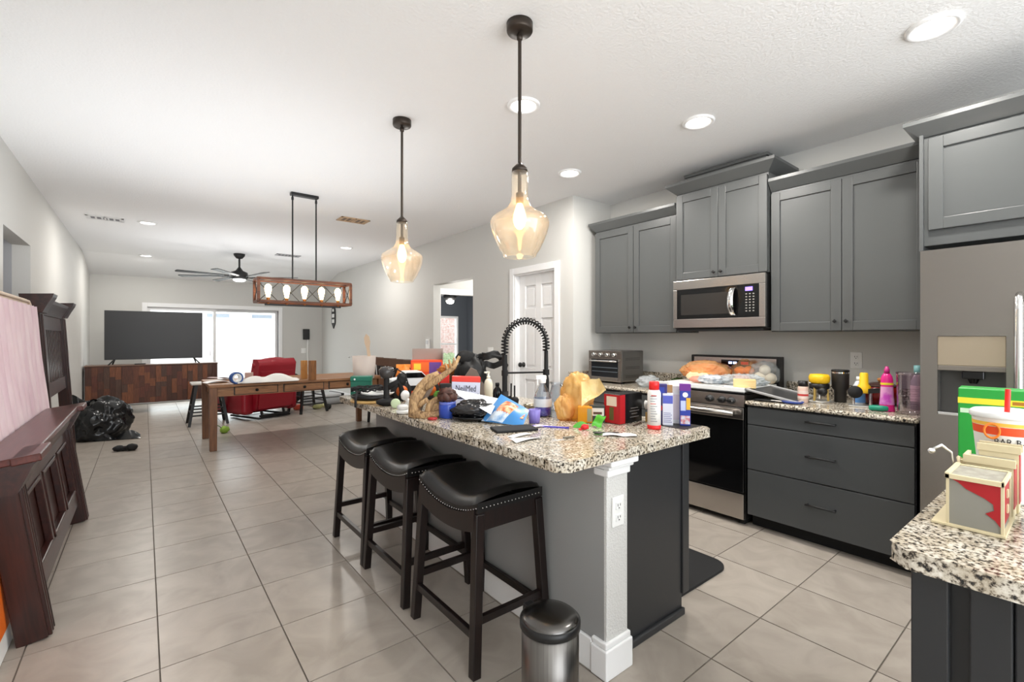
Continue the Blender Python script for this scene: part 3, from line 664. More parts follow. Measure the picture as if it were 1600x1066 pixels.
for x in (-hx, hx): xb.cyl((x,-hy,z0), (x,hy,z1), .004, n=6).cyl((x,-hy,z1), (x,hy,z0), .004, n=6)
part('cross_bracing', xb, BLACK, lp)
part('lamp_bar', MB().box(-.37, .37, -.012, .012, -1.165, -1.145), BLACK, lp, .002)
part('top_bar', MB().box(-hx, hx, -.012, .012, -.92, -.905), BLACK, lp, .002)
for i in range(5):
    x = -.34+.17*i
    s_ = part('socket', MB().cyl((x,0,-1.15), (x,0,-1.085), .016, n=12), solid((150,90,40), .3, .8), lp)
    part('bulb', MB().lathe([(.014,-1.09),(.02,-1.06),(.033,-1.0),(.03,-.975),(.015,-.955),(0,-.95)], 16, (x,0,0)), mat('chandelier_bulb', (255,225,170), .4, emit=(255,215,150), es=9), s_)
    lamp('bulb_lamp', 'POINT', (x,0,-1.01), LINEAR_W, (1,.88,.72), .03, lp)

cf = T('ceiling_fan', 'black many-bladed ceiling fan hanging above the living area', 'ceiling fan', (1.326, 9.48, H))
part('canopy', MB().lathe([(.09,0),(.088,-.03),(.05,-.08),(.02,-.09)], 24), BLACK, cf)
part('downrod', MB().cyl((0,0,-.08), (0,0,-.30), .016), BLACK, cf)
part('motor', MB().lathe([(.02,-.24),(.06,-.30),(.13,-.33),(.14,-.42),(.11,-.45),(0,-.455)], 28), BLACK, cf)
lamp('fan_lamp', 'POINT', (0,0,-.6), 4, (1,.96,.9), .08, cf)
part('hub_light', MB().lathe([(.10,-.45),(.095,-.475),(.06,-.49),(0,-.495)], 24), mat('fan_light', (250,250,250), .4, emit=(255,252,245), es=2), cf)
for k in range(8):
    M = Matrix.Rotation(k*pi/4+.22, 4, 'Z') @ Matrix.Rotation(.14, 4, 'X')
    bl = part('blade', MB().prism([(.2,-.03),(.95,-.055),(.97,-.03),(.97,.03),(.95,.055),(.2,.04)], 'z', -.415, -.405, M), BLACK, cf)
    part('blade_arm', MB().box(.1, .26, -.012, .012, -.42, -.41, M), BLACK, bl)

def vent(label, x, y, w, d, m, dark, cells=2):
    t = T('air_vent', label, 'vent', (x, y, H))
    part('frame', MB().box(-w/2, w/2, -d/2, -d/2+.025, -.01, 0).box(-w/2, w/2, d/2-.025, d/2, -.01, 0).box(-w/2, -w/2+.025, -d/2, d/2, -.01, 0).box(w/2-.025, w/2, -d/2, d/2, -.01, 0).box(-.01, .01, -d/2, d/2, -.01, 0), m, t, .002)
    part('backing', MB().box(-w/2+.02, w/2-.02, -d/2+.02, d/2-.02, -.003, -.001), dark, t)
    n = max(4, int((w-.06)/.045))
    for i in range(n):
        x0 = -w/2+.035+(w-.07)*i/(n-1)
        part('louvre', MB().bar((x0,-d/2+.03,-.006), (x0,d/2-.03,-.006), .018, .003), m, t)
vent('long white slotted air vent in ceiling near the hall opening wall', -.38, 7.67, .36, .2, solid((225,225,225)), solid((120,120,125)))
vent('tan air vent in the ceiling between chandelier and pendant', 2.07, 5.84, .36, .22, solid((196,164,128)), solid((110,84,60)))
vent('small grey air vent in the ceiling beside the chandelier rods', 2.035, 9.08, .4, .2, solid((170,170,172)), solid((80,80,84)))

# ================================================================ left side: bed parts leaning at the wall
fb = T('bed_footboard', 'cherry wood bed footboard with three recessed panels and crown ledge', 'footboard', (-.325, 2.93, .012), rot=(0, -.14, 0))
for y in (0, 1.69):
    part('post', MB().box(-.115, -.012, y, y+.11, 0, .70).box(-.10, 0, y+.012, y+.03, 0, .70).box(-.10, 0, y+.05, y+.066, 0, .70).box(-.10, 0, y+.085, y+.1, 0, .70), CHERRYV, fb, .004)
part('rail', MB().box(-.075, -.03, .11, 1.69, .14, .24), CHERRY, fb, .005)
part('rail', MB().box(-.075, -.03, .11, 1.69, .62, .72), CHERRY, fb, .005)
for y in (.11, .60, 1.12, 1.62): part('stile', MB().box(-.075, -.03, y, y+.07, .24, .62), CHERRYV, fb, .004)
for y0, y1 in ((.18,.60),(.67,1.12),(1.19,1.62)):
    p = part('panel', MB().box(-.07, -.058, y0, y1, .24, .62), CHERRYV, fb)
    part('panel_moulding', MB().box(-.058, -.024, y0, y0+.022, .24, .62).box(-.058, -.024, y1-.022, y1, .24, .62).box(-.058, -.024, y0, y1, .24, .262).box(-.058, -.024, y0, y1, .598, .62), CHERRY, p, .005)
part('crown', MB().prism([(-.115,.69),(-.02,.69),(.012,.74),(.03,.80),(.05,.815),(-.12,.815)], 'y', .06, 1.74), CHERRY, fb, .003)
for y0, y1 in ((-.09,.15),(1.66,1.89)):
    part('post_cap', MB().prism([(-.12,.69),(.0,.69),(.03,.74),(.065,.80),(.085,.815),(-.12,.815)], 'y', y0, y1), CHERRY, fb, .004)
part('ledge', MB().box(-.13, .065, -.1, 1.9, .815, .845).box(0, .095, -.11, .17, .812, .845).box(0, .095, 1.64, 1.91, .812, .845), mat('cherry_ledge', (92,42,35), .28, col2=(72,31,26), scale=8, stretch=(8,.6,8)), fb, .005)

hb = T('bed_headboard', 'tall dark headboard with stepped crown and vertical slats leaning by the hall opening', 'headboard', (-.60, 5.58, .01), rot=(0, -.06, 0))
for y in (0, 1.42): part('post', MB().box(-.09, 0, y, y+.12, 0, 1.6).box(-.075, .012, y+.03, y+.09, .1, 1.55), CHERRYV, hb, .005)
part('crown', MB().prism([(-.08,1.55),(-.01,1.55),(.02,1.60),(.05,1.65),(.06,1.68),(-.09,1.68)], 'y', .1, 1.44), CHERRY, hb, .003)
for y0, y1 in ((-.06,.18),(1.36,1.6)): part('post_cap', MB().prism([(-.1,1.56),(.02,1.56),(.05,1.62),(.09,1.69),(.1,1.72),(-.11,1.72)], 'y', y0, y1), CHERRY, hb, .004)
part('rail', MB().box(-.06, -.02, .12, 1.42, 1.42, 1.55), CHERRY, hb, .004)
part('rail', MB().box(-.06, -.02, .12, 1.42, .80, .93), CHERRY, hb, .004)
for i in range(13): part('slat', MB().box(-.05, -.03, .15+i*.1, .205+i*.1, .93, 1.42), CHERRYV, hb, .003)

PINK = mat('pink_ticking', (222,192,202), .7, col2=(238,218,222), scale=5, stretch=(1,3,.6))
mt = T('mattress', 'pink quilted mattress standing on edge against the wall behind the footboard', 'mattress', (-.53, 3.06, .012), rot=(0, -.09, 0)); mt.scale = (1,1.22,1.08)
def rib(u, v):
    y = .03+1.63*u; z = 1.45*v+.02; k = abs(sin(y*pi/.115))
    return (-.016+.04*k-.012*sin(v*pi*2*1.0)**2*.5, y, z)
part('quilted_face', MB().grid(rib, 150, 16), PINK, mt)
rp = [(.0,0),(1.69,0),(1.69,1.40),(1.66,1.48),(1.60,1.52),(.0,1.52)]
part('border', MB().prism([(y,z) for y, z in rp], 'x', -.11, -.016), mat('cream_border', (232,214,196), .7), mt, .012)
part('piping', MB().tube([(-.008, 1.675, .02), (-.008, 1.675, 1.40), (-.008, 1.655, 1.465), (-.008, 1.6, 1.505), (-.008, .02, 1.505)], .009), mat('cream_border', (232,214,196), .7), mt)

op = T('orange_board', 'orange flat board with white border leaning beside the footboard', 'board', (-.463, 2.17, .004), rot=(0, -.09, 0))
part('board', MB().box(-.02, 0, 0, .86, 0, .62), WHITE, op, .004)
part('orange_face', MB().box(0, .003, .03, .83, .09, .60), mat('orange_print', (236,112,34), .4), op)

gb = T('trash_bag', 'full black garbage bag slumped on the floor by the media console', 'bag', (-.45, 8.35, 0))
PLB = mat('black_bin_liner', (20,21,23), .2, bump=.3, bscale=14)
part('bag_body', MB().blob((0,0,.22), (.30,.27,.31), 3, .25, 1.7, 5, flat=-.215, ridge=.12), PLB, gb)
part('bag_neck', MB().grid(lambda u, v: (-.34+.28*u+.03*sin(9*v), -.03+.06*sin(7*u+3*v), .32+.28*v*(1-.35*u)+.03*sin(8*u)), 10, 8, .004), PLB, gb)
part('loose_hem', MB().grid(lambda u, v: (-.05+.46*u, -.26-.14*v*u, .012+.10*(1-v)*abs(sin(5*u+1))), 14, 6, .003), PLB, gb)
gl = T('gloves', 'small black bundle of gloves on the tiles near the garbage bag', 'gloves', (-.18, 7.22, 0))
part('glove', MB().blob((-.06,.02,.035), (.055,.045,.035), 1, .2, 2, 3, flat=-.033), BLKM, gl)
part('glove', MB().blob((.06,-.02,.04), (.06,.05,.04), 5, .2, 2, 3, flat=-.038).blob((0,0,.03), (.05,.03,.03), 8, .2, 2, 2, flat=-.028), BLKM, gl)

# ================================================================ media console and television
mc = T('media_console', 'low media console fronted with reclaimed wood mosaic planks', 'console', (.165, 10.72, 0))
CW = .965
part('carcass', MB().box(-CW, CW, .02, .40, .17, .845), mat('console_walnut', (84,50,36), .45, col2=(64,38,28), scale=6, stretch=(.6,5,5)), mc, .004)
part('top', MB().box(-CW-.01, CW+.01, -.005, .41, .845, .865), mat('console_top', (112,84,68), .4), mc, .004)
for x in (-CW+.08, CW-.08):
    for y in (.06, .36): part('leg', MB().cyl((x,y,0), (x,y,.17), .014, .02, 10), BLACK, mc)
PLK = [mat('plank_%s' % n, c, .5, col2=tuple(int(k*.8) for k in c), scale=9, stretch=(9,9,1)) for n, c in (('umber',(96,56,40)),('chestnut',(110,64,44)),('amber',(130,78,50)),('cocoa',(80,48,36)),('russet',(102,56,42)),('smoke',(88,60,48)))]
rp_ = random.Random(5)
for dn in range(4):
    x0 = -CW+.012+dn*(2*CW-.02)/4; w = (2*CW-.02)/4-.006
    d = part('door', MB().box(x0, x0+w, .0, .02, .18, .84), PLK[3], mc)
    for c in range(6):
        cw = w/6; z = .182
        while z < .83:
            h = min(rp_.choice((.09,.14,.2,.27,.34)), .838-z)
            if .838-z-h < .06: h = .838-z
            part('plank', MB().box(x0+c*cw+.001, x0+(c+1)*cw-.001, -.008-rp_.random()*.008, 0, z, z+h-.002), rp_.choice(PLK), d); z += h
tv = T('television', 'large flat black television standing on the wood console', 'television', (.17, 10.86, .865), -.02)
part('panel', MB().box(-.715, .715, 0, .03, .095, .965), mat('tv_screen', (44,44,45), .35), tv, .003)
part('bezel', MB().box(-.72, .72, .005, .035, .09, .105).box(-.72, .72, .005, .035, .958, .97).box(-.722, -.712, .005, .035, .09, .97).box(.712, .722, .005, .035, .09, .97), BLACK, tv)
part('rear_housing', MB().box(-.45, .45, .03, .075, .12, .6), BLACK, tv, .01)
for x in (-.58, .58):
    part('foot', MB().bar((x,.02,.10), (x+(.08 if x > 0 else -.08),-.11,.006), .022, .012).bar((x,.02,.10), (x+(.04 if x > 0 else -.04),.13,.006), .022, .012), BLACK, tv)
one('remote_control', MB().box(-.08, .08, -.02, .02, 0, .018), BLACK, 'black remote control on the console under the television', 'remote', (-.06, 10.78, .8655), .15, .005)

# ================================================================ dining table and seats
TZ = .79
dt = T('dining_table', 'long brown wood dining table with a row of small front drawers', 'table', (1.685, 7.0, 0))
DB = Vector(dt.location)
part('tabletop', MB().box(.60, 2.77, 6.52, 7.48, TZ-.035, TZ), OAK, dt, .006, world=True)
part('apron', MB().box(.66, 2.71, 6.58, 6.60, .64, TZ-.035).box(.66, 2.71, 7.40, 7.42, .64, TZ-.035).box(.66, .68, 6.58, 7.42, .64, TZ-.035).box(2.69, 2.71, 6.58, 7.42, .64, TZ-.035), OAK, dt, world=True)
for x in (.645, 2.725):
    for y in (6.565, 7.435): part('leg', MB().bar((x,y,TZ-.035), (x,y,0), .085, .085, .075, .075), OAKD, dt, .004, world=True)
for a, c in ((.873,1.344),(1.43,1.916),(2.0,2.48)):
    d = part('drawer', MB().box(a, c, 6.562, 6.582, .656, .744), OAK, dt, .003, world=True)
    part('drawer_gap', MB().box(a-.012, c+.012, 6.575, 6.581, .648, .752), solid((40,28,22)), dt, world=True)
    part('knob', MB().lathe([(.008,0),(.008,.012),(.018,.018),(.018,.026),(0,.03)], 14, M=Matrix.Translation(Vector(((a+c)/2, 6.565, .70))-DB) @ Matrix.Rotation(pi/2, 4, 'X')), BLACK, d)

def slat_chair(label, loc, rz):
    t = T('dining_chair', label, 'chair', loc, rz, 'dark slat-back chairs lined up by the wall')
    part('seat', MB().box(-.215, .215, -.21, .20, .44, .47), OAKD, t, .006)
    for x in (-.19, .19):
        part('leg', MB().bar((x,-.185,.44), (x,-.19,0), .038, .038, .03, .03), BLACK, t)
        part('leg', MB().bar((x,.185,.44), (x,.215,0), .036, .036, .03, .03).bar((x,.185,.44), (x,.235,.96), .034, .034, .03, .03), BLACK, t)
    part('top_rail', MB().box(-.215, .215, .222, .25, .93, 1.05), mat('chair_rail', (92,66,50), .4), t, .005)
    part('lower_rail', MB().box(-.19, .19, .195, .215, .53, .57), BLACK, t)
    for i in range(5): part('slat', MB().bar((-.14+.07*i,.203,.56), (-.14+.07*i,.236,.94), .034, .012), mat('chair_slat', (38,36,40), .4), t)
    part('stretcher', MB().box(-.19, .19, -.195, -.18, .38, .43).box(-.19, .19, .18, .2, .38, .43), BLACK, t)
    return t
c0 = slat_chair('dark slat-back chair closest to the white doorless opening', (3.07, 5.74, 0), pi/2+.25)
for l, y, r in (('second dark slat-back chair of the row from the opening', 6.20, .27), ('third dark slat-back chair of the row from the opening', 6.66, .25), ('dark slat-back chair at the cream bin end of the row', 7.12, .24)):
    dup(c0, (3.07, y, 0), pi/2+r, l)

def splay_stool(label, loc, rz, top):
    t = T('wooden_stool', label, 'stool', loc, rz, 'splay-legged black stools at the dining table')
    part('seat', MB().box(-.22, .22, -.19, .19, .625, .655), top, t, .008)
    for x in (-1, 1):
        for y in (-1, 1): part('leg', MB().bar((x*.15,y*.13,.63), (x*.25,y*.22,0), .042, .042, .036, .036), BLACK, t)
    for z in (.16, .26):
        for y in (-1, 1): part('rung', MB().cyl((-.25+.1*z/.63,y*(.22-.09*z/.63),z), (.25-.1*z/.63,y*(.22-.09*z/.63),z), .012, n=8), BLACK, t)
        for x in (-1, 1): part('rung', MB().cyl((x*(.25-.1*z/.63),-.22+.09*z/.63,z+.04), (x*(.25-.1*z/.63),.22-.09*z/.63,z+.04), .012, n=8), BLACK, t)
    return t
s0 = splay_stool('black splay-legged stool with pale seat, in front of the media console', (.78, 8.72, 0), 0, solid((196,190,184), .4))
splay_stool('black splay-legged stool behind the table next to red recliner', (2.34, 8.95, 0), .25, solid((70,66,62), .4))

rc = T('recliner', 'red leather recliner turned away behind the dining table', 'armchair', (1.55, 9.0, 0), .42)
part('base_frame', MB().tube([(-.28,-.42,.03), (.28,-.42,.03), (.28,.32,.03), (-.28,.32,.03)], .018, 6, True).box(-.26, .26, -.44, -.40, .05, .08).bar((-.2,-.4,.04), (-.2,-.34,.2), .03).bar((.2,-.4,.04), (.2,-.34,.2), .03), BLACK, rc)
part('seat_box', MB().box(-.33, .33, -.40, .45, .14, .46), RED, rc, .05, seg=3)
for x in (-.40, .40): part('armrest', MB().box(x-.1, x+.1, -.36, .46, .10, .62), RED, rc, .06, seg=4)
part('backrest', MB().prism([(-.42,.16),(-.30,.16),(-.22,.5),(-.36,1.0),(-.46,1.0),(-.52,.93)], 'x', -.34, .34), RED, rc, .05, seg=4)
part('rear_panel', MB().prism([(-.425,.18),(-.44,.18),(-.515,.80),(-.50,.80)], 'x', -.30, .30), RED, rc, .012)
part('head_cushion', MB().blob((0,-.385,.90), (.36,.13,.12), 2, .05, 2, 4), RED, rc)
part('seat_cushion', MB().box(-.29, .29, -.2, .46, .44, .54), RED, rc, .05, seg=3)

one('black_backpack', MB().blob((0,0,.3), (.2,.16,.30), 4, .2, 2, 4, flat=-.29, ridge=.1), BLKM, 'dark bag standing on the floor behind the wooden table blocks', 'bag', (2.35, 10.2, 0))
ga = T('folded_air_bed', 'grey folded air bed lying on the floor beyond the table', 'air bed', (2.95, 9.85, 0), .15)
part('bed_body', MB().box(-.45, .40, -.28, .28, 0, .14), solid((150,152,154), .5), ga, .06, seg=4)
part('upper_fold', MB().box(-.40, .25, -.25, .26, .145, .21), solid((190,192,194), .5), ga, .03, seg=3)
part('strap', MB().box(.18, .22, -.29, .285, -.0, .216), BLACK, ga)

# far wall bits
wc = T('wall_control', 'black wall control box above a white switch plate on the far wall', 'control box', (3.12, YF-.001, 1.36+.07))
part('housing', MB().box(-.075, .075, -.05, 0, -.13, .13), BLACK, wc, .01)
part('cord', MB().tube([(.03,-.03,-.12), (.02,-.03,-.45), (.03,-.035,-.72), (.015,-.03,-.8), (.03,-.03,-1.1)], .016, 6), WHITE, wc)
outlet('white double switch plate on far wall under the black box', (3.06, YF-.001, 1.03), 0, 2)
wp = T('arrow_plaque', 'black and white arrow-shaped plaque hanging on the long grey wall', 'plaque', (XR-.002, 11.15, 1.83), -pi/2)
part('plaque_body', MB().prism([(-.09,.25),(.09,.25),(.13,.12),(.13,-.14),(0,-.27),(-.13,-.14),(-.13,.12)], 'y', -.02, 0), BLACK, wp, .003)
part('white_inlay', MB().box(-.055, .055, -.026, -.018, .13, .19).box(-.08, .08, -.026, -.018, -.01, .075).box(-.08, .08, -.026, -.018, -.135, -.05), WHITE, wp, .003)
ws = T('thermostat', 'small white device on the grey wall left of the opening', 'thermostat', (XR-.001, 6.52, 1.22), -pi/2)
part('housing', MB().box(-.05, .05, -.03, 0, -.11, .11), WHITE, ws, .006)
part('face', MB().box(-.035, .035, -.034, -.029, .03, .09), solid((205,208,210), .3), ws)

# things lying on the dining table
wb = mat('oak_block', (190,136,72), .5, col2=(166,112,56), scale=10, stretch=(6,6,1))
one('wood_block', MB().box(-.037, .037, -.037, .037, 0, .25), wb, 'upright pale oak block on the table, nearer the red recliner', 'block', (1.716,6.753,0.7905), 0, .004)
one('wood_block', MB().box(-.037, .037, -.037, .037, 0, .26), mat('oak_block_dark', (150,100,58), .5, col2=(118,78,46), scale=10, stretch=(6,6,1)), 'upright darker oak block on the table, nearer the cream bin', 'block', (1.751,6.482,0.7905), .3, .004)
cl = MB().grid(lambda u, v: (-.33+.66*u+.05*(v-.5), -.09+.22*v, .012+.10*(sin(pi*u)**.5)*(.45+.55*abs(sin(6*u+2*v)))*sin(pi*min(1, v*1.15))), 26, 10, .006)
one('white_cloth', cl, solid((240,238,234), .8), 'crumpled white cloth lying on the middle of the dining table', 'cloth', (1.268,6.528,0.7905), -.05)
tp = T('tape_roll', 'blue and white tape roll standing on the end of the dining table', 'tape', (0.879,6.527,0.7905), .3)
M = Matrix.Rotation(pi/2, 4, 'X')
part('tape_ring', MB().shell([(.055,-.03),(.072,-.03),(.072,.03),(.055,.03),(.055,-.03)], 28, M=Matrix.Translation((0,0,.072)) @ M), solid((46,84,150), .4), tp)
part('tape_core', MB().shell([(.036,-.03),(.055,-.028),(.055,.028),(.036,.03),(.036,-.03)], 24, M=Matrix.Translation((0,0,.072)) @ M), WHITE, tp)
part('loose_label', MB().box(.0, .11, -.05, .02, .004, .02), WHITE, tp, .003)
one('small_box', MB().box(-.05, .05, -.04, .04, 0, .085), solid((196,168,160), .7), 'small pinkish cardboard box on the dining table beyond the tape', 'box', (1.125,7.221,0.7905), -.2, .003)
for i, (q_, r, c, l) in enumerate((((0.709,6.865,0.7905),.2,(236,234,232),'loose white papers at the end of the dining table'), ((0.798,7.238,0.7905),.7,(214,190,186),'pinkish leaflet lying on the papers at the table end'))):
    one('paper_sheet', MB().grid(lambda a, b: (-.13+.26*a, -.09+.18*b, .004+.02*i+.02*sin(3*a+i)), 8, 6, .002), solid(c, .7), l, 'paper', q_, r)
cb = T('cream_bin', 'cream fabric bin holding a wooden paddle at end of the dining table', 'bin', (2.398,6.338,0.7905), -.6)
part('bin_body', MB().shell([(.0,.0),(.135,0),(.15,.12),(.158,.31),(.15,.31),(.14,.12),(.12,.01),(0,.01)], 28), solid((228,216,208), .75), cb)
part('lip', MB().grid(lambda u, v: (-.16-.05*v, -.03+.06*u, .30+.01*v-.02*v*v), 4, 4, .006), solid((150,146,142), .5), cb)
part('paddle', MB().prism([(-.018,0),(.018,0),(.022,.4),(.04,.48),(.035,.56),(0,.6),(-.035,.55),(-.035,.47),(-.02,.4)], 'y', -.008, .008, Matrix.Translation((.10,0,.02)) @ Matrix.Rotation(-.12, 4, 'Y')), solid((220,196,170), .6), cb, .003)

# toys on the floor behind the table
gt = T('green_toy', 'lime green toy with sprig lying under the dining table', 'toy', (0.893,7.680,0.0000), .4)
part('toy_body', MB().blob((0,0,.05), (.06,.05,.05), 3, .35, 2.5, 3, flat=-.048), solid((136,170,60), .5), gt)
part('sprig', MB().tube([(-.02,0,.06), (-.06,.05,.11), (-.12,.12,.13)], .006, 5), solid((70,110,50), .6), gt)
one('orange_toy', MB().box(-.08, .08, -.05, .05, 0, .09), solid((214,84,56), .5), 'orange toy block on the floor by the black stool', 'toy', (2.270,9.335,0.0000), .3, .02)
ft = T('yellow_toy_figure', 'pale yellow-green toy lying on the floor past the stool', 'toy', (2.585,9.185,0.0000), .2)
part('toy_body', MB().blob((0,0,.045), (.10,.05,.045), 6, .3, 3, 3, flat=-.043), solid((178,176,120), .5), ft)
part('toy_head', MB().blob((.12,0,.05), (.045,.04,.045), 2, .2, 2, 3), solid((200,196,150), .5), ft)
one('black_ball', MB().blob((0,0,.055), (.055,.055,.055), amp=0, sub=3), BLACK, 'small black ball on the floor beyond the table', 'ball', (2.713,8.984,0.0000))

# ================================================================ clutter on the island
def quad(A, B, C, D, bulge=0, n=12, k=0, lo=(0,0), hi=(1,1)):
    A, B, C, D = map(Vector, (A, B, C, D)); nn = (B-A).cross(D-A).normalized()
    def f(u, v):
        u = lo[0]+(hi[0]-lo[0])*u; v = lo[1]+(hi[1]-lo[1])*v
        p = A.lerp(B, u).lerp(D.lerp(C, u), v); return p + nn*(bulge*sin(pi*u)*sin(pi*v) + .006*sin(9*u+2*v)*(k != 0) + k)
    return MB().grid(f, n, n)
def printed(t, w, h, d, faces, name='carton_body', m=WHITE, bev=.002):
    """carton with its front at y=-d/2; faces: (x0,x1,z0,z1,material) patches in 0..1 of the front"""
    b = part(name, MB().box(-w/2, w/2, -d/2, d/2, 0, h), m, t, bev)
    for x0, x1, z0, z1, mm in faces:
        part('print', MB().box(-w/2+w*x0, -w/2+w*x1, -d/2-.0012, -d/2, h*z0, h*z1), mm, t)
    return b
def bottle(t, prof, m, cap=None, cm=None, name='bottle_body'):
    part(name, MB().lathe(prof, 24), m, t)
    if cap: part('cap', MB().lathe(cap, 20), cm or WHITE, t)

# far end
x_, y_, z_ = (1.118,2.987,0.9125)
rb = T('round_board', 'round pale wooden board overhanging the far end of the island', 'board', (1.25, 3.14, .9125), .2)
part('board', MB().lathe([(.145,0),(.15,.006),(.15,.014),(.145,.018),(0,.018)], 48), mat('board_wood', (214,176,112), .45, col2=(190,148,88), scale=6, stretch=(1,6,1)), rb)
ct = T('cable_tray', 'black round tray coiled with cables and a white dish on the wooden board', 'tray', (1.25, 3.14, .931), .2)
part('tray', MB().lathe([(.12,0),(.14,.01),(.145,.03),(.138,.03),(.128,.012),(0,.01)], 40), BLACK, ct)
part('dish', MB().lathe([(.05,.02),(.11,.035),(.125,.05),(.115,.05),(.05,.03),(0,.03)], 32, (.02,-.03,0)), WHITE, ct)
part('cable_coil', MB().tube([((.10+.03*sin(5*a))*cos(a), .05+(.08+.02*cos(3*a))*sin(a), .05+.03*abs(sin(2.3*a))) for a in [i*.22 for i in range(90)]], .006, 6), BLKM, ct)
part('loose_cable', MB().tube([(-.1,.0,.05), (-.14,-.03,.06), (-.17,-.06,.02), (-.185,-.085,-.03)], .008, 6), BLKM, ct)
gx = T('green_box', 'small dark green box at the far corner of the island', 'box', (1.305, 3.50, .9125), -.45)
part('box_body', MB().box(-.075, .075, -.055, .055, 0, .115), solid((18,96,78), .5), gx, .003)
part('lid', MB().box(-.0775, .0775, -.0575, .0575, .115, .15), solid((20,104,84), .5), gx, .003)
for z in (.045, .13): part('snap', MB().cyl((-.045,-.0575,z), (-.045,-.061,z), .007, n=10), CHROME, gx)
part('print', MB().box(.02, .06, -.0562, -.055, .03, .04), solid((120,170,150), .5), gx)

tr = T('camera_tripod', 'black jointed tripod gadget with clear round head on the island', 'gadget', (1.242,2.889,0.9125), -.5); tr.scale = (1.1,1.1,1.2)
part('foot', MB().blob((0,0,.02), (.06,.045,.022), 2, .1, 2, 3, flat=-.02), BLKM, tr)
part('stem', MB().cyl((.0,0,.02), (.0,0,.15), .018, .016), BLKM, tr)
part('head', MB().lathe([(.03,0),(.042,.02),(.045,.045),(.03,.06),(0,.062)], 20, (0,0,.15)), mat('smoky_plastic', (60,58,58), .15), tr)
part('side_arm', MB().tube([(.01,0,.10), (.07,.02,.13), (.09,.03,.07), (.08,.03,.02)], .018, 8).blob((.085,.03,.14), (.03,.03,.035), 4, .3, 3, 3), BLKM, tr)
part('wire', MB().tube([(.02,-.01,.17), (.06,-.02,.20), (.11,0,.17), (.13,.01,.10), (.12,.0,.03)], .004, 5), BLKM, tr)
one('jar_lid', MB().lathe([(.028,0),(.03,.003),(.03,.010),(.024,.013),(0,.012)], 24, M=Matrix.Translation((0,0,.03)) @ Matrix.Rotation(pi/2-.15, 4, 'X')), solid((196,214,178), .4), 'pale green round lid leaning upright at the island edge', 'lid', (1.242,2.749,0.9125), -0.424)
rc2 = T('toy_truck', 'toy monster truck with white body and big black orange-hubbed wheels', 'toy truck', (1.535,3.101,0.9125), -.25); rc2.scale = (1.35,1.35,1.35)
for x in (-.075, .075):
    for y in (-.065, .065):
        M = Matrix.Translation((x,y,.052)) @ Matrix.Rotation(pi/2, 4, 'X')
        w_ = part('wheel', MB().lathe([(.03,-.024),(.05,-.022),(.053,-.01),(.053,.01),(.05,.022),(.03,.024)], 24, M=M), BLKM, rc2)
        part('hub', MB().lathe([(.03,-.025),(.026,-.02),(.0,-.015)], 16, M=M).lathe([(0,.015),(.026,.02),(.03,.025)], 16, M=M), solid((206,104,44), .35), w_)
part('chassis', MB().box(-.09, .09, -.035, .035, .045, .07), BLACK, rc2, .004)
part('body_shell', MB().prism([(-.12,.075),(.12,.075),(.125,.10),(.07,.115),(.035,.15),(-.05,.15),(-.075,.115),(-.12,.11)], 'y', -.05, .05), solid((226,228,230), .3), rc2, .006)
part('window', MB().prism([(.065,.116),(.036,.143),(-.045,.143),(-.068,.116)], 'y', -.052, .052), BLKG, rc2)
wf = T('white_figurine', 'white plastic gadget with round base and stacked knobs near the driftwood', 'gadget', (1.203,2.530,0.9125), -.4)
part('base', MB().lathe([(.04,0),(.052,.004),(.052,.016),(.04,.022),(0,.022)], 28), WHITE, wf)
part('ring', MB().lathe([(.02,.02),(.034,.03),(.036,.042),(.026,.052),(.014,.054)], 24, (-.012,0,0)), WHITE, wf)
part('neck', MB().tube([(.005,0,.045), (.02,0,.065), (.008,0,.085)], .014, 10), WHITE, wf)
part('head', MB().blob((0,0,.105), (.026,.02,.03), 1, .08, 2, 3), WHITE, wf)

dw_ = T('driftwood', 'gnarled tan driftwood ornament rising at the island edge', 'driftwood', (1.254,2.321,0.9125), -0.495)
DRW = mat('driftwood_bark', (196,162,118), .8, col2=(126,96,68), scale=14, stretch=(3,3,1), warp=2, bump=.6, bscale=30)
part('trunk', MB().tube([(-.09,0,0), (-.085,.01,.05), (-.08,.02,.10), (-.045,.03,.16), (.0,.03,.215), (.05,.03,.24)], [.03,.034,.036,.034,.028,.018], 10), DRW, dw_)
part('branch', MB().tube([(-.05,.02,.15), (.03,.0,.20), (.09,.0,.245), (.135,.01,.28), (.165,.01,.34)], [.022,.019,.016,.013,.008], 8).tube([(.13,.01,.275), (.135,.03,.33)], [.011,.005], 6).tube([(.12,.01,.265), (.105,.0,.32)], [.01,.005], 6).tube([(.10,.0,.25), (.085,.02,.30)], [.01,.005], 6), DRW, dw_)
part('root', MB().tube([(-.09,0,.02), (-.03,-.03,.012), (.04,-.02,.02), (.07,0,.04)], [.03,.024,.022,.014], 8).tube([(-.02,-.01,.0), (.0,-.02,.08), (.05,-.01,.11), (.085,.0,.08), (.08,.0,.01)], [.02,.02,.018,.018,.02], 8).tube([(-.07,0,.06), (-.02,-.02,.10), (.0,-.015,.06)], [.018,.016,.014], 8).blob((.04,.02,.05), (.05,.04,.05), 5, .4, 3, 3), DRW, dw_)
part('twist', MB().tube([(-.075,.03,.02), (-.05,.04,.09), (-.01,.04,.14), (.02,.035,.19)], [.026,.024,.02,.014], 8), mat('driftwood_grey', (128,112,100), .85, col2=(84,70,60), scale=14), dw_)
part('moss', MB().blob((.045,.0,.125), (.022,.02,.02), 3, .5, 4, 3), solid((96,150,60), .8), dw_)

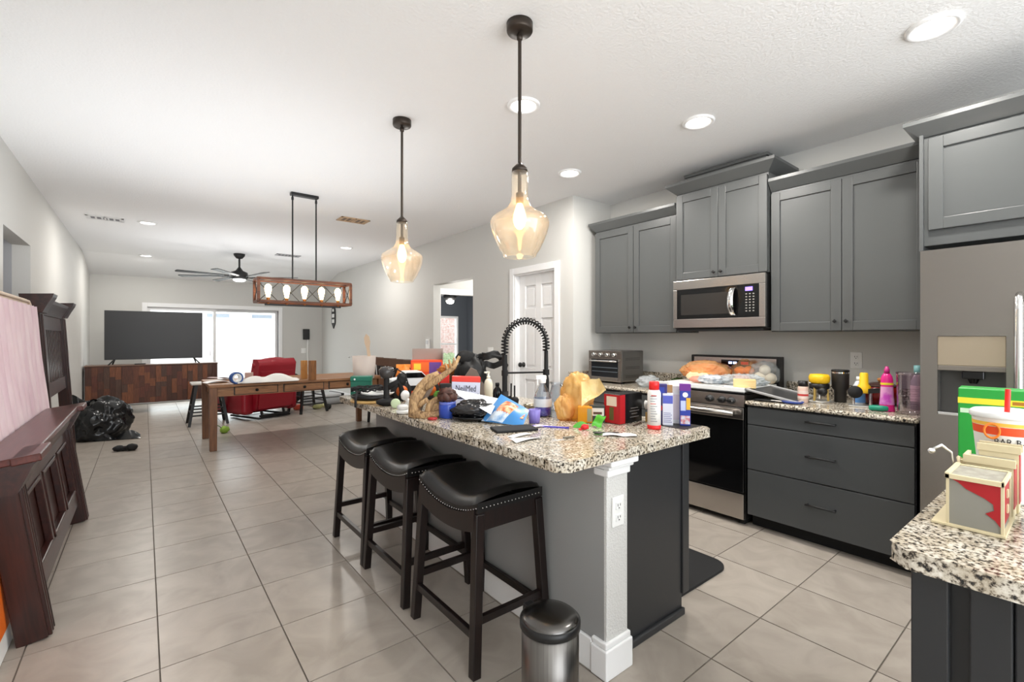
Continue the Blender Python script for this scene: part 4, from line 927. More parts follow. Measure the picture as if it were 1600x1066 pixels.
# boxes behind
OR = solid((240,76,36), .5)
ob = T('orange_carton', 'open orange-red snack carton with yellow lettering patch', 'carton', (1.80, 3.38, .9125), -.55); ob.scale = (1,1,1.5)
part('carton_body', MB().box(-.125, .125, -.07, .07, 0, .175), OR, ob, .003)
part('flap', MB().box(-.125, .125, .07, .073, .175, .235), solid((150,140,132), .8), ob)
part('flap', MB().box(.125, .128, -.07, .07, .17, .215), solid((150,140,132), .8), ob)
part('print', MB().box(-.115, .02, -.0715, -.07, .115, .165), solid((248,110,40), .5), ob)
part('badge', MB().box(-.10, -.045, -.0728, -.0714, .125, .158), solid((250,214,70), .5), ob)
part('print', MB().box(.02, .115, -.0718, -.07, .105, .165), solid((110,70,150), .5), ob)
og = T('orange_snack_bag', 'crinkled orange snack bag standing beside the orange carton', 'bag', (1.62, 3.42, .9125), -.5); og.scale = (1.1,1,1.5)
part('bag_body', MB().blob((0,0,.07), (.062,.03,.075), 2, .12, 3, 4, flat=-.068, ridge=.1), solid((240,136,44), .35), og)
part('top_seal', MB().box(-.058, .058, -.004, .004, .135, .155), solid((244,150,60), .35), og)
for i, (dx, c, h, l) in enumerate(((0,(214,48,40),.10,'small red packet standing behind the brown scrunchie'),)):
    one('red_packet', MB().box(-.03, .03, -.012, .012, 0, .20), solid(c, .45), l, 'packet', (1.58, 2.72, .9125), -.6, .004)
bkb = T('brown_plush', 'fluffy orange-brown plush toy on top of the island pile', 'plush toy', (1.80, 3.03, .9125), -.4)
FUR = mat('plush_fur', (196,124,58), .95, col2=(150,88,40), scale=40, bump=.9, bscale=120)
part('plush_body', MB().blob((0,0,.11), (.075,.06,.11), 4, .15, 3, 4, flat=-.108), mat('plush_dark', (92,60,38), .95, bump=.8, bscale=110), bkb)
part('plush_head', MB().blob((.0,-.01,.205), (.085,.05,.04), 7, .25, 3, 4), FUR, bkb)
bb = T('black_cord_bag', 'black bag piled with coiled black cords near the faucet', 'bag', (1.93, 2.84, .9125), -.5); bb.scale = (1.15,1,1.25)
part('bag_body', MB().blob((-.04,.02,.12), (.10,.08,.13), 6, .2, 2.5, 4, flat=-.118, ridge=.1), mat('black_nylon', (11,11,12), .5), bb)
part('cord_coil', MB().tube([(.08+(.095+.012*sin(7*a))*cos(a), .0+.02*sin(3*a), .205+(.03+.008*cos(5*a))*sin(a)+.004*a*.3) for a in [i*.25 for i in range(110)]], .0075, 6), BLACK, bb)
part('strap', MB().tube([(.02,.0,.22), (.09,-.02,.25), (.16,-.01,.24), (.19,0,.19), (.17,0,.15)], .009, 6).blob((-.08,.0,.24), (.06,.03,.04), 3, .3, 3, 3), BLKM, bb)
gbag = T('grey_pouch', 'grey-brown striped pouch with pointed top behind the medicine carton', 'pouch', (1.735, 2.62, .9125), -.55); gbag.scale = (1,1,1.35)
part('pouch_body', MB().prism([(-.085,0),(.085,0),(.075,.10),(.03,.165),(-.01,.18),(-.055,.13)], 'y', -.025, .025), solid((112,100,90), .7), gbag, .012, seg=3)
part('stripe', MB().prism([(-.06,.11),(.07,.11),(.055,.128),(-.05,.128)], 'y', -.0265, .0265), solid((70,60,54), .7), gbag)
nm = T('medicine_carton', 'white NeilMed sinus rinse carton with red top on the island', 'carton', (1.60, 2.50, .9125), -.57, rot=(-.04, .04, -.57)); nm.scale = (1.05,1.4,1.5)
part('carton_body', MB().box(-.085, .085, -.035, .035, 0, .125), mat('carton_lilac', (214,218,240), .5), nm, .003)
part('red_top', MB().box(-.086, .086, -.0362, .0362, .108, .132), solid((226,62,50), .5), nm, .004)
text('NeilMed', .036, (0,-.0362,.082), FRONT, solid((24,30,60)), nm)
part('band', MB().box(-.068, .078, -.0362, -.035, .038, .062), solid((30,36,70), .5), nm)
text('SINUS RINSE', .019, (.004,-.0368,.05), FRONT, WHITE, nm)
one('black_case', MB().box(-.035, .035, -.025, .025, 0, .16), BLACK, 'black case standing between driftwood and medicine carton', 'case', (1.47, 2.52, .9125), -.5, .006)
hs = T('brown_scrunchie', 'bunched dark brown scrunchie hair tie on top of the blue jar', 'hair tie', (1.325, 2.25, 1.002), -.4)
part('fabric_ring', MB().tube([((.034+.006*sin(9*a))*cos(a), (.03+.006*cos(7*a))*sin(a), .026+.01*sin(5*a)) for a in [i*2*pi/40 for i in range(40)]], .02, 8, True), mat('brown_velvet', (58,34,28), .6, col2=(88,54,44), scale=30), hs)
part('fold', MB().blob((0,0,.05), (.045,.035,.026), 5, .4, 3, 3), mat('brown_velvet', (58,34,28), .6), hs)
bj = T('blue_jar', 'cobalt blue glass jar near the island edge below the scrunchie', 'jar', (1.325, 2.25, .9125), -.2)
part('jar_body', MB().lathe([(.043,0),(.048,.004),(.048,.07),(.044,.078),(.044,.088)], 32), mat('cobalt_glass', (44,72,170), .12, col2=(60,90,190), scale=10), bj)
part('lid', MB().lathe([(.0455,.0745),(.047,.077),(.047,.089),(0,.0895)], 32), mat('jar_lid_blue', (96,110,190), .2), bj)
one('red_jar_top', MB().lathe([(.024,0),(.026,.003),(.026,.010),(.02,.012),(0,.012)], 24), solid((170,40,44), .3), 'small red lid lying between driftwood and blue jar', 'lid', (1.226,2.241,0.9125))
bt = T('black_takeout_tray', 'shiny black plastic bag and tray lying at the island edge', 'bag', (1.41, 2.10, .9125), -.62)
part('bag_body', MB().blob((0,.02,.045), (.118,.085,.055), 5, .2, 2.2, 5, flat=-.043, ridge=.18), PLB, bt)
part('tray', MB().lathe([(.10,0),(.13,.012),(.135,.022),(.125,.022),(.1,.006),(0,.004)], 32, (0,.0,.0), sx=.95, sy=.7), BLKG, bt)
part('clear_dome', MB().blob((-.03,-.035,.06), (.085,.05,.03), 3, .15, 3, 4, ridge=.15), mat('dark_cling_film', (40,40,42), .1), bt)

# paper sheets and snack bag
ps = T('instruction_sheet', 'large creased white printed sheet draped over the black bag', 'paper', (1.45, 2.1, .95))
q4 = ((1.422,2.344,1.056), (1.556,2.084,1.016), (1.376,1.908,0.968), (1.407,2.305,1.035))
part('sheet', quad(*q4, .01), solid((232,235,242), .6), ps, world=True)
for i in range(6):
    part('drawn_line', quad(*q4, .01, 8, -.0015, (.35+.02*i,.12+.13*i), (.93,.145+.13*i)), solid((150,156,168), .6), ps, world=True)
sb = T('snack_bag', 'blue and white food bag with orange cooked-food picture', 'bag', (1.5, 1.82, .9135))
q4 = ((1.531,2.028,1.048), (1.561,1.825,0.983), (1.477,1.777,0.917), (1.383,2.004,0.921))
part('bag_front', quad(*q4, -.02), mat('bag_blue', (70,140,205), .3), sb, world=True)
part('bag_back', quad(*q4, .012), solid((220,228,238), .4), sb, world=True)
part('food_picture', quad(*q4, -.021, 12, -.0015, (.22,.14), (.95,.66)), mat('food_print', (196,92,48), .35, col2=(238,200,158), scale=16, lo=.42, hi=.58, warp=2), sb, world=True)
part('white_print', quad(*q4, -.021, 12, -.0015, (.02,.62), (.6,.98)), mat('pale_print', (226,236,246), .4, col2=(120,170,220), scale=30), sb, world=True)
one('black_tablet', MB().box(-.105, .105, -.06, .06, 0, .012), BLKM, 'flat black tray under the blue food bag', 'tray', (1.399,1.750,0.9125), -.35, .005)
one('paper_scrap', MB().grid(lambda u, v: (-.07+.14*u, -.035+.07*v+.03*u, .002+.006*sin(3*u+2*v)), 8, 6, .001), PAPER, 'white torn envelope scrap closest to the island corner', 'paper', (1.303,1.541,0.9125), -.2)
one('paper_scrap', MB().grid(lambda u, v: (-.06+.12*u, -.02+.04*v, .002+.003*sin(3*u)), 6, 4, .001), PAPER, 'white paper strip under the black tray edge', 'paper', (1.337,1.631,0.9125), .1)
one('paper_scrap', MB().grid(lambda u, v: (-.05+.10*u, -.02+.05*v, .002+.004*sin(4*u)), 6, 4, .001), solid((240,226,228), .6), 'pale pink slip by the purple pen', 'paper', (1.556,1.727,0.9125), -.4)
one('paper_scrap', MB().grid(lambda u, v: (-.075+.15*u, -.03+.06*v, .002+.006*abs(sin(5*u+v))), 10, 5, .001), mat('clear_wrap', (236,236,234), .25), 'crinkled clear-white wrapper beside the black spoon', 'wrapper', (1.693,1.349,0.9125), -.9)
pen = T('toothbrush', 'purple toothbrush-like stick lying on the granite', 'stick', (1.575,1.691,0.9125), -.95)
part('stick_body', MB().bar((-.085,0,.003), (.085,0,.003), .010, .007), solid((86,76,190), .35), pen, .002)
part('tip', MB().bar((.085,0,.003), (.10,0,.003), .013, .008), solid((56,44,160), .35), pen, .002)

# bottles near the sink
bt1 = T('lotion_bottle', 'cream pump bottle standing behind the black bottle', 'bottle', (1.907,2.675,0.9125), 0); bt1.scale = (1,1,1.15)
bottle(bt1, [(.028,0),(.031,.004),(.031,.10),(.024,.125),(.012,.135)], solid((232,226,206), .4), [(.013,.132),(.013,.15),(.006,.152),(.006,.17)], solid((236,232,216), .4))
part('spout', MB().box(-.035, .01, -.006, .006, .168, .178), solid((236,232,216), .4), bt1, .003)
bt2 = T('black_bottle', 'black bottle with narrow neck standing beside the faucet', 'bottle', (1.845,2.485,0.9125), 0)
bottle(bt2, [(.028,0),(.031,.004),(.031,.075),(.026,.098),(.013,.115),(.012,.125)], BLKG, [(.014,.123),(.014,.143),(0,.144)], BLKM)
sd_ = T('soap_dispenser', 'black countertop soap pump on the island beside the faucet', 'soap dispenser', (1.935,2.414,0.9125), -.5)
part('pump_base', MB().lathe([(.022,0),(.026,.006),(.03,.03),(.022,.045),(.008,.05)], 20), BLKM, sd_)
part('pump_stem', MB().cyl((0,0,.045), (0,0,.125), .0055), BLKM, sd_)
sp = T('spray_bottle', 'clear spray bottle with blue liquid and white trigger', 'bottle', (1.777,1.961,0.9125), -.6); sp.scale = (1.15,1.15,1.15)
part('bottle_body', MB().lathe([(.040,0),(.044,.005),(.044,.085),(.036,.115),(.016,.15),(.014,.165)], 28), glass('clear_bottle', (228,234,240), .16), sp)
part('blue_liquid', MB().lathe([(.038,.004),(.041,.008),(.041,.042),(0,.042)], 28), mat('blue_liquid', (36,36,170), .15), sp)
part('label', MB().shell([(.0445,.048),(.0445,.088)], 28), mat('bottle_label', (214,220,228), .5), sp)
part('trigger_head', MB().lathe([(.016,.162),(.017,.18)], 16).box(-.035, .018, -.011, .011, .18, .20).box(-.03, -.022, -.006, .006, .15, .18), WHITE, sp, .003)
pc = T('purple_cup', 'small translucent purple tumbler beside the spray bottle', 'cup', (1.597,1.827,0.9125), 0)
part('cup_body', MB().shell([(.0,.001),(.028,.001),(.033,.07),(.031,.07),(.026,.006),(0,.005)], 24), film('purple_plastic', (150,138,214), .7), pc)
cg = T('glass_carafe', 'clear glass jug standing between spray bottle and yellow bag', 'jug', (1.974,2.039,0.9125), 0)
part('glass_body', MB().shell([(0,.002),(.05,.002),(.058,.03),(.058,.09),(.045,.13),(.04,.155),(.046,.17)], 32), glass('clear_bottle', (228,234,240), .16), cg)
part('handle', MB().tube([(.042,.02,.15), (.085,.03,.14), (.09,.03,.08), (.056,.02,.05)], .006, 8), glass('clear_bottle', (228,234,240), .16), cg)
st = T('sink_strainer', 'round steel sink strainer basket by the sink', 'strainer', (1.83, 2.12, .9140), 0)
part('basket', MB().shell([(.038,0),(.046,.035),(.05,.037),(.05,.04),(.044,.038),(.036,.004)], 28), mat('strainer_steel', (180,170,150), .25, 1), st)
part('mesh', MB().lathe([(.046,.033),(.02,.03),(0,.03)], 28), mat('strainer_mesh', (110,100,84), .4, .8, col2=(40,36,30), scale=120), st)

# yellow plastic grocery bag and what shows from it
yb = T('plastic_bag', 'crumpled translucent yellow grocery bag on the island', 'bag', (1.859,1.765,0.9125))
YP = film('yellow_film', (242,204,130), .5, .16)
part('bag_body', MB().blob((.034,.035,.12), (.092,.088,.128), 8, .2, 1.4, 5, flat=-.118, ridge=.13, an=.3), YP, yb)
part('bag_knot', MB().blob((-.065,.035,.065), (.055,.045,.07), 3, .2, 1.5, 5, flat=-.063, ridge=.2, an=.3), YP, yb)
q4y = ((1.786,1.673,1.130), (1.844,1.601,1.151), (1.857,1.565,1.088), (1.727,1.617,1.015))
part('bag_tail', quad(*q4y, .03, 14, .004), film('yellow_film_pale', (240,212,152), .75), yb, world=True)
for i in range(9):
    u0, v0 = .1+.085*i, .55+.17*((i*7) % 3)/2
    part('printed_mark', quad(*q4y, .03, 2, .0065, (u0, v0), (u0+.06, v0+.11)), BLKM, yb, world=True)
jb = T('honey_jar', 'amber square jar partly covered by the yellow bag', 'jar', (1.818,1.675,0.9125), -.85)
part('jar_body', MB().box(-.038, .038, -.03, .03, 0, .085), mat('amber_contents', (214,142,34), .2), jb, .006, seg=3)
part('label', MB().box(.012, .036, -.0312, -.03, .01, .075), solid((150,150,120), .5), jb)
gt2 = T('green_wrapper', 'bright green candy wrapper in front of the amber jar', 'wrapper', (1.745,1.557,0.9125), -.6)
part('wrapper_piece', MB().grid(lambda u, v: (-.005+.05*u+.02*v, .01*sin(5*v), .004+.055*v+.006*sin(6*u)), 8, 8, .002), solid((96,190,62), .35), gt2)
part('wrapper_piece', MB().grid(lambda u, v: (-.10+.08*u, .01*v-.02, .004+.022*sin(pi*u)*v+.006*v), 8, 6, .002), solid((80,170,54), .35), gt2)
kb_ = T('photo_card', 'small framed photo card behind the green wrapper', 'card', (1.868,1.636,0.9125), -.8)
part('card', MB().box(-.04, .04, -.008, .008, 0, .09), solid((56,60,58), .4), kb_, .002)
part('photo', MB().box(-.03, .035, -.0095, -.008, .035, .075), solid((222,216,210), .4), kb_)
part('photo_band', MB().box(-.02, .025, -.0105, -.0093, .042, .055), solid((92,60,44), .4), kb_)

cbx = T('tea_carton', 'glossy black carton with red patterned end on the island', 'carton', (1.995, 1.565, .9125), .03); cbx.scale = (1.3,.9,1.22)
part('carton_body', MB().box(-.075, .075, -.055, .055, 0, .125), mat('black_carton', (18,17,18), .25), cbx, .002)
part('red_end', MB().box(-.0765, -.075, -.054, .054, .002, .123), solid((176,26,32), .35), cbx)
part('red_end', MB().box(-.075, -.04, -.0562, -.055, .002, .123), solid((176,26,32), .35), cbx)
part('end_print', MB().box(-.0775, -.0764, -.035, .035, .075, .115), solid((232,214,196), .4), cbx)
part('end_print', MB().box(-.0775, -.0764, -.015, .015, .015, .07), solid((92,84,40), .4), cbx)
for i, (w, z) in enumerate(((.05,.06),(.065,.048),(.04,.036),(.06,.022))): part('print_line', MB().box(.012-w/2+.01, .012+w/2+.01, -.0558, -.055, z, z+.003), solid((120,116,112), .5), cbx)
one('paper_cone', MB().lathe([(.024,0),(0,.075)], 20, M=Matrix.Translation((0,0,.024)) @ Matrix.Rotation(pi/2, 4, 'Y')), WHITE, 'white paper cone tip poking out beside the spray can', 'cone', (2.10, 1.50, .975), -.6)
one('cardboard_piece', MB().box(-.03, .03, -.004, .004, 0, .05), solid((196,160,96), .7), 'small tan cardboard tab between tea carton and spray can', 'card', (2.10, 1.465, .9125), -.9, .001)
can = T('spray_can', 'white aerosol can with red cap and red bottom band', 'spray can', (1.956,1.348,0.9125), -0.967); can.scale = (1.15,1.15,1.1)
m_ = .00296
part('can_body', MB().lathe([(.0275,.016),(.0275,.16),(.022,.172),(.018,.176)], 32), mat('can_white', (238,238,236), .3), can)
part('red_band', MB().lathe([(.027,0),(.028,.002),(.028,.018),(.0276,.018)], 32), solid((222,34,34), .35), can)
part('cap', MB().lathe([(.021,.172),(.021,.205),(.018,.21),(0,.21)], 28), solid((228,36,36), .35), can)
for i in range(11):
    part('print_line', MB().box(-.015, .012-.004*(i % 3), -.0281, -.0262, .035+i*.011, .038+i*.011), solid((150,150,156) if i != 7 else (206,90,80), .5), can)
part('print_line', MB().box(-.012, .01, -.0281, -.0262, .146, .152), solid((206,90,80), .5), can)
def carton(name, label, loc, rz, w, h, d, m, pr): 
    t = T(name, label, 'carton', loc, rz); printed(t, w, h, d, pr, m=m); return t
blu = solid((44,62,160), .4); pur = solid((110,40,140), .4); red = solid((214,50,60), .4); lil = solid((206,206,228), .5)
t = carton('wipes_carton', 'dark blue and purple carton with red badge behind the spray can', (2.075, 1.405, .9145), -.95, .085, .205, .045, mat('navy_carton', (52,44,110), .4), ())
part('print', MB().box(-.038, .03, -.0237, -.0225, .14, .19), blu, t); part('badge', MB().cyl((.005,-.0225,.085), (.005,-.0245,.085), .016, n=20), red, t); part('print', MB().box(-.02, .0, -.0237, -.0225, .02, .07), solid((90,150,80), .5), t)
t = carton('filter_carton', 'open white and blue carton with cardboard flap and printed side', (2.092, 1.362, .9145), -.95, .05, .16, .05, solid((216,218,232), .5), ())
part('print', MB().box(-.024, .024, -.0262, -.025, .11, .15), solid((86,96,190), .4), t)
for i in range(6): part('print_line', MB().box(-.02, .02-.006*(i % 2), -.0258, -.025, .015+i*.009, .018+i*.009), solid((120,124,170), .5), t)
part('flap', MB().box(-.025, .025, .022, .025, .16, .20), solid((176,136,90), .7), t)
t = carton('white_carton', 'plain white carton with pale pink print standing behind others', (2.165, 1.365, .9145), -.95, .06, .195, .045, WHITE, ())
part('print', MB().box(-.022, .025, -.0238, -.0225, .02, .15), solid((226,212,216), .5), t); part('flap', MB().box(-.03, .03, .02, .0225, .195, .21), WHITE, t)
t = carton('detergent_carton', 'blue and purple detergent carton at the aisle corner of the island', (2.15, 1.30, .9145), -.95, .05, .205, .04, blu, ())
part('purple_top', MB().box(-.0265, .0265, -.0205, .0205, .175, .208), pur, t); part('print', MB().box(.005, .024, -.0212, -.02, .08, .14), solid((230,180,60), .4), t)
part('print', MB().box(-.022, .002, -.0212, -.02, .075, .125), solid((190,200,236), .4), t); part('print', MB().box(-.022, .022, -.0212, -.02, .008, .05), mat('multi_print', (206,80,80), .4, col2=(214,224,236), scale=50), t)
part('badge', MB().cyl((0,-.02,.155), (0,-.0215,.155), .013, n=18), WHITE, t)
one('black_tray', MB().box(-.075, .08, -.10, .10, 0, .002), BLACK, 'thin black tray under the blue cartons', 'tray', (2.12, 1.34, .9122), .0, .0005)
one('red_clip', MB().blob((0,0,.014), (.02,.013,.014), 3, .3, 3, 3, flat=-.013).box(-.03, -.012, -.004, .004, 0, .008), solid((220,40,44), .35), 'small red plastic clip on the granite', 'clip', (1.667,1.537,0.9125), -.5)
sn = T('black_spoon', 'black plastic measuring spoon lying on the granite', 'spoon', (1.637,1.429,0.9125), -.55)
part('bowl', MB().lathe([(0,.002),(.018,.004),(.026,.010),(.024,.010),(.0,.005)], 24, sx=1, sy=.75), BLACK, sn)
part('handle', MB().bar((.022,0,.008), (.10,.0,.006), .008, .004), BLACK, sn)
kn = T('paring_knife', 'thin grey-handled paring knife lying near the island edge', 'knife', (1.446,1.461,0.9125), -.25)
part('blade', MB().prism([(-.06,-.005),(.0,-.007),(.0,.007),(-.05,.004)], 'z', .001, .0025), CHROME, kn)
part('handle', MB().bar((0,0,.005), (.055,0,.005), .012, .008), solid((110,104,90), .4), kn, .002)
one('brown_stick', MB().bar((-.055,0,.004), (.055,0,.004), .007, .007), solid((74,52,40), .6), 'thin brown stick lying in front of the tea carton', 'stick', (1.975,1.460,0.9125), .3, .001)

# ================================================================ back counter and stove
to = T('toaster_oven', 'stainless toaster oven with four knobs and glass door', 'toaster oven', (3.74, 3.03, KT+.002), -pi/2-.0)
part('oven_body', MB().box(-.205, .205, -.16, .18, .02, .32), mat('oven_shell', (120,118,115), .35, .8), to, .01)
part('front', MB().box(-.205, .205, -.175, -.16, .235, .32).box(-.205, -.17, -.175, -.16, .02, .235).box(.17, .205, -.175, -.16, .02, .235).box(-.17, .17, -.175, -.16, .02, .06), STEELH, to, .003)
dd = part('glass_door', MB().box(-.17, .17, -.172, -.162, .06, .235), mat('oven_glass', (30,32,36), .08), to)
part('handle', MB().tube([(-.16,-.17,.215), (-.16,-.205,.218), (.16,-.205,.218), (.16,-.17,.215)], .009, 8), CHROME, dd)
for z in (.11, .15): part('rack', MB().box(-.16, .16, -.1735, -.172, z, z+.006), solid((110,120,130), .3), dd)
for i in range(4):
    kn2 = part('knob', MB().lathe([(.02,0),(.018,.02),(0,.022)], 18, M=Matrix.Translation((-.13+.085*i,-.175,.278)) @ Matrix.Rotation(pi/2, 4, 'X')), CHROME, to)
    part('pointer', MB().cbox((-.13+.085*i,-.199,.284), (.004,.004,.018)), BLACK, kn2)
for x in (-.17, .17):
    for y in (-.12, .14): part('foot', MB().cyl((x,y,0), (x,y,.02), .014, n=10), BLACK, to)
vt = MB()
for i in range(9):
    for j in range(3): vt.box(.2045, .2062, -.10+i*.025, -.085+i*.025, .06+j*.085, .065+j*.085).box(.2045, .2062, -.10+i*.025, -.085+i*.025, .075+j*.085, .08+j*.085)
part('side_slots', vt, BLACK, to, stuff=True)
cr = T('clay_pot', 'reddish brown pot tucked beside the toaster oven', 'pot', (3.80, 3.31, KT+.002))
part('pot_body', MB().lathe([(.045,0),(.06,.03),(.058,.08),(.05,.09)], 24), solid((126,58,36), .5), cr)
part('handle', MB().tube([(-.05,-.02,.07), (-.09,-.03,.09), (-.07,-.03,.12)], .008, 6), BLACK, cr)
one('white_bag', MB().blob((0,0,.06), (.07,.045,.065), 9, .25, 3, 4, flat=-.058, ridge=.2), film('white_film', (226,228,232), .75), 'small white plastic bag stuffed above the brown pot', 'bag', (3.90, 3.325, KT+.12))
one('red_packet', MB().blob((0,0,.02), (.05,.025,.02), 4, .25, 3, 3, flat=-.019), solid((176,30,40), .4), 'flattened red packet on the counter before the brown pot', 'packet', (3.66, 3.31, KT+.002), -.5)
one('clear_wrap', MB().blob((0,0,.045), (.12,.09,.05), 11, .3, 2.5, 4, flat=-.043, ridge=.25), film('clear_film', (226,230,232), .35, .12), 'crumpled clear plastic wrap on the counter by the toaster oven', 'plastic wrap', (3.62, 2.56, KT+.002), .3)
one('herb_bunch', MB().blob((0,0,.03), (.10,.05,.03), 5, .5, 4, 4, flat=-.029), mat('herb_green', (84,112,56), .8, col2=(50,66,38), scale=40), 'green leafy herbs lying against the granite backsplash', 'herbs', (4.0, 2.50, KT+.002))

sc = T('stove_cover', 'white noodle board covering the range burners', 'stove cover', (3.66, 1.95, .9605))
part('board', MB().box(-.27, .27, -.365, .365, 0, .022), mat('cover_white', (240,240,238), .35), sc, .004)
part('rim', MB().box(-.275, -.262, -.37, .37, 0, .032).box(-.27, .27, -.37, -.358, 0, .026), mat('cover_white', (240,240,238), .35), sc, .003)
SZ_ = .983
br = T('bread_bag', 'large loaf of bread in a clear orange-printed bag on the stove', 'bread', (3.80, 2.10, SZ_), -1.15)
part('loaf', MB().blob((0,0,.075), (.17,.085,.075), 3, .1, 1.8, 4, flat=-.073), mat('crust', (206,142,78), .6, col2=(176,104,46), scale=8), br)
part('bag_film', MB().blob((0,0,.082), (.19,.10,.088), 5, .14, 2, 5, flat=-.08, ridge=.15), film('bread_film', (240,196,140), .35, .12), br)
part('sliced_front', MB().blob((-.03,-.075,.045), (.12,.04,.05), 4, .12, 2, 4, flat=-.043), mat('bread_pale', (238,216,180), .6, col2=(226,196,150), scale=10), br)
fb2 = T('foil_packet', 'white and silver foil packet lying before the bread', 'packet', (3.60, 1.93, SZ_), -1.1)
part('packet', MB().blob((0,0,.035), (.11,.05,.035), 7, .25, 3, 4, flat=-.033, ridge=.25), mat('foil_print', (226,226,228), .3, .3, col2=(150,160,170), scale=26), fb2)
part('meat_tray', MB().blob((-.12,.02,.03), (.06,.04,.026), 2, .2, 3, 3, flat=-.025), solid((206,140,120), .5), fb2)
bg2 = T('bun_bag', 'bag of orange-brown buns against the range backguard', 'bag', (3.875, 1.81, SZ_), -1.45); bg2.scale = (1.05,1,1.2)
for i, (x, z) in enumerate(((-.035,.035),(.04,.035),(-.03,.085),(.035,.088))):
    part('bun', MB().blob((x,0,z), (.042,.036,.027), i, .12, 2, 3), mat('bagel_crust', (222,140,58), .5), bg2)
part('bag_film', MB().blob((0,0,.075), (.09,.055,.08), 6, .15, 2.4, 4, flat=-.073, ridge=.15), film('bagel_film', (244,214,176), .15, .1), bg2)
part('tag', MB().box(-.02, .035, -.012, -.008, .125, .145), solid((190,40,36), .4), bg2)
on = T('onion_bag', 'clear bag of pale round rolls leaning on the backguard', 'bag', (3.86, 1.645, SZ_), -1.3)
for x, y, z, s_ in ((-.03,0,.05,.05),(.045,0,.05,.045),(.005,.0,.115,.042)):
    part('roll', MB().blob((x,y,z), (s_,s_*.9,s_), 3, .05, 2, 3), mat('pale_roll', (214,196,170), .6), on)
part('bag_film', MB().blob((0,0,.085), (.10,.06,.09), 8, .18, 2.4, 4, flat=-.083, ridge=.2), film('thin_clear_film', (226,230,232), .18, .1) or film('clear_film', (226,230,232), .35, .12), on)
one('produce_bag', MB().blob((0,0,.04), (.15,.09,.045), 12, .28, 2.5, 5, flat=-.038, ridge=.25), film('clear_film', (226,230,232), .35, .12), 'crinkled clear produce bag on the stove behind the wooden block', 'bag', (3.68, 1.73, SZ_), -1.3)
kbk = T('wood_box', 'pale wooden box with two dark holes at the stove front', 'box', (3.507,1.635,0.9835), -1.1)
part('box_body', MB().box(-.075, .075, -.05, .05, 0, .062), mat('pale_pine', (234,208,152), .5, col2=(222,192,132), scale=10, stretch=(1,6,6)), kbk, .003)
for y in (-.025, .025): part('hole', MB().cyl((.0745,y,.036), (.0765,y,.036), .007, n=12), solid((70,50,34)), kbk)
one('oven_tray', MB().box(-.10, .10, -.02, .02, 0, .004), solid((90,88,84), .3, .8), 'narrow grey metal strip between foil packet and wooden block', 'tray', (3.46, 1.88, SZ_), -1.5, .001)

# right-hand granite counter
bs = T('baking_sheet', 'large grey-rimmed dark baking sheet propped from counter onto the stove', 'baking sheet', (3.63, 1.43, KT+.04), rot=(.2, -.02, .12))
part('pan', MB().box(-.20, .20, -.155, .17, 0, .006), mat('pan_dark', (52,52,54), .35), bs, .002)
part('rim', MB().box(-.215, .215, -.17, -.15, 0, .016).box(-.215, .215, .165, .185, 0, .016).box(-.215, -.195, -.17, .185, 0, .016).box(.195, .215, -.17, .185, 0, .016), mat('pan_rim', (206,206,206), .3, .6), bs, .004)
bo = T('oven_mitt', 'blue silicone spoon rest lying at the front of the counter', 'spoon rest', (3.45, 1.285, KT+.0025), -1.3)
part('mitt', MB().lathe([(0,.004),(.045,.004),(.055,.016),(.05,.018),(.04,.009),(0,.009)], 28, sx=1.25, sy=.8), solid((52,74,150), .4), bo)
part('handle', MB().bar((-.06,0,.012), (-.13,.01,.012), .022, .008), solid((210,206,200), .4), bo, .003)
one('black_trivet', MB().blob((0,0,.008), (.10,.05,.009), 3, .2, 3, 3, flat=-.0075), BLKM, 'flat black cloth on the counter edge below the baking sheet', 'cloth', (3.45, 1.44, KT+.0025), -1.4)
sh = T('seasoning_bottle', 'small seasoning shaker with black lid and red lettering', 'bottle', (3.57, 1.265, KT+.002))
bottle(sh, [(.03,0),(.032,.003),(.032,.105),(.028,.115)], solid((216,186,170), .4), [(.029,.113),(.029,.15),(0,.151)], BLACK)
part('label', MB().shell([(.0325,.03),(.0325,.085)], 24), solid((226,206,196), .5), sh)
part('red_print', MB().shell([(.0328,.048),(.0328,.062)], 24), solid((190,60,56), .5), sh)
def router(label, loc, rz, sc):
    t = T('wood_router', label, 'power tool', loc, rz); t.scale = (sc,sc,sc)
    part('base_plate', MB().lathe([(.085,0),(.085,.01),(.03,.012),(0,.012)], 32), mat('cast_alloy', (196,194,188), .35, .7), t)
    for a in (.5, 2.6, 4.4): part('upright', MB().bar((.055*cos(a),.055*sin(a),.01), (.05*cos(a),.05*sin(a),.10), .02, .012), mat('brass_bracket', (190,160,90), .35, .6), t)
    part('collar', MB().lathe([(.055,.09),(.06,.095),(.06,.125),(.05,.13)], 28), BLACK, t)
    part('motor_cap', MB().lathe([(.05,.128),(.062,.14),(.064,.175),(.055,.192),(0,.196)], 28), solid((244,196,32), .4), t)
    part('knob', MB().lathe([(.012,0),(.026,.014),(.03,.032),(.02,.048),(0,.05)], 18, M=Matrix.Translation((-.06,-.02,.08)) @ Matrix.Rotation(-pi/2, 4, 'Y')), BLACK, t)
    part('bit', MB().cyl((0,0,.02), (0,0,.09), .012), CHROME, t)
    return t
router('yellow-topped wood router with round base, beside the seasoning shaker', (3.72, 1.215, KT+.002), .3, 1.0)
tb = T('tumbler', 'tall black insulated tumbler with clear lid on the counter', 'tumbler', (3.802,1.113,0.9055))
part('cup_body', MB().lathe([(.034,0),(.036,.003),(.037,.085),(.05,.10),(.053,.21),(.052,.215)], 36), mat('powder_black', (42,39,37), .45, bump=.05, bscale=300), tb)
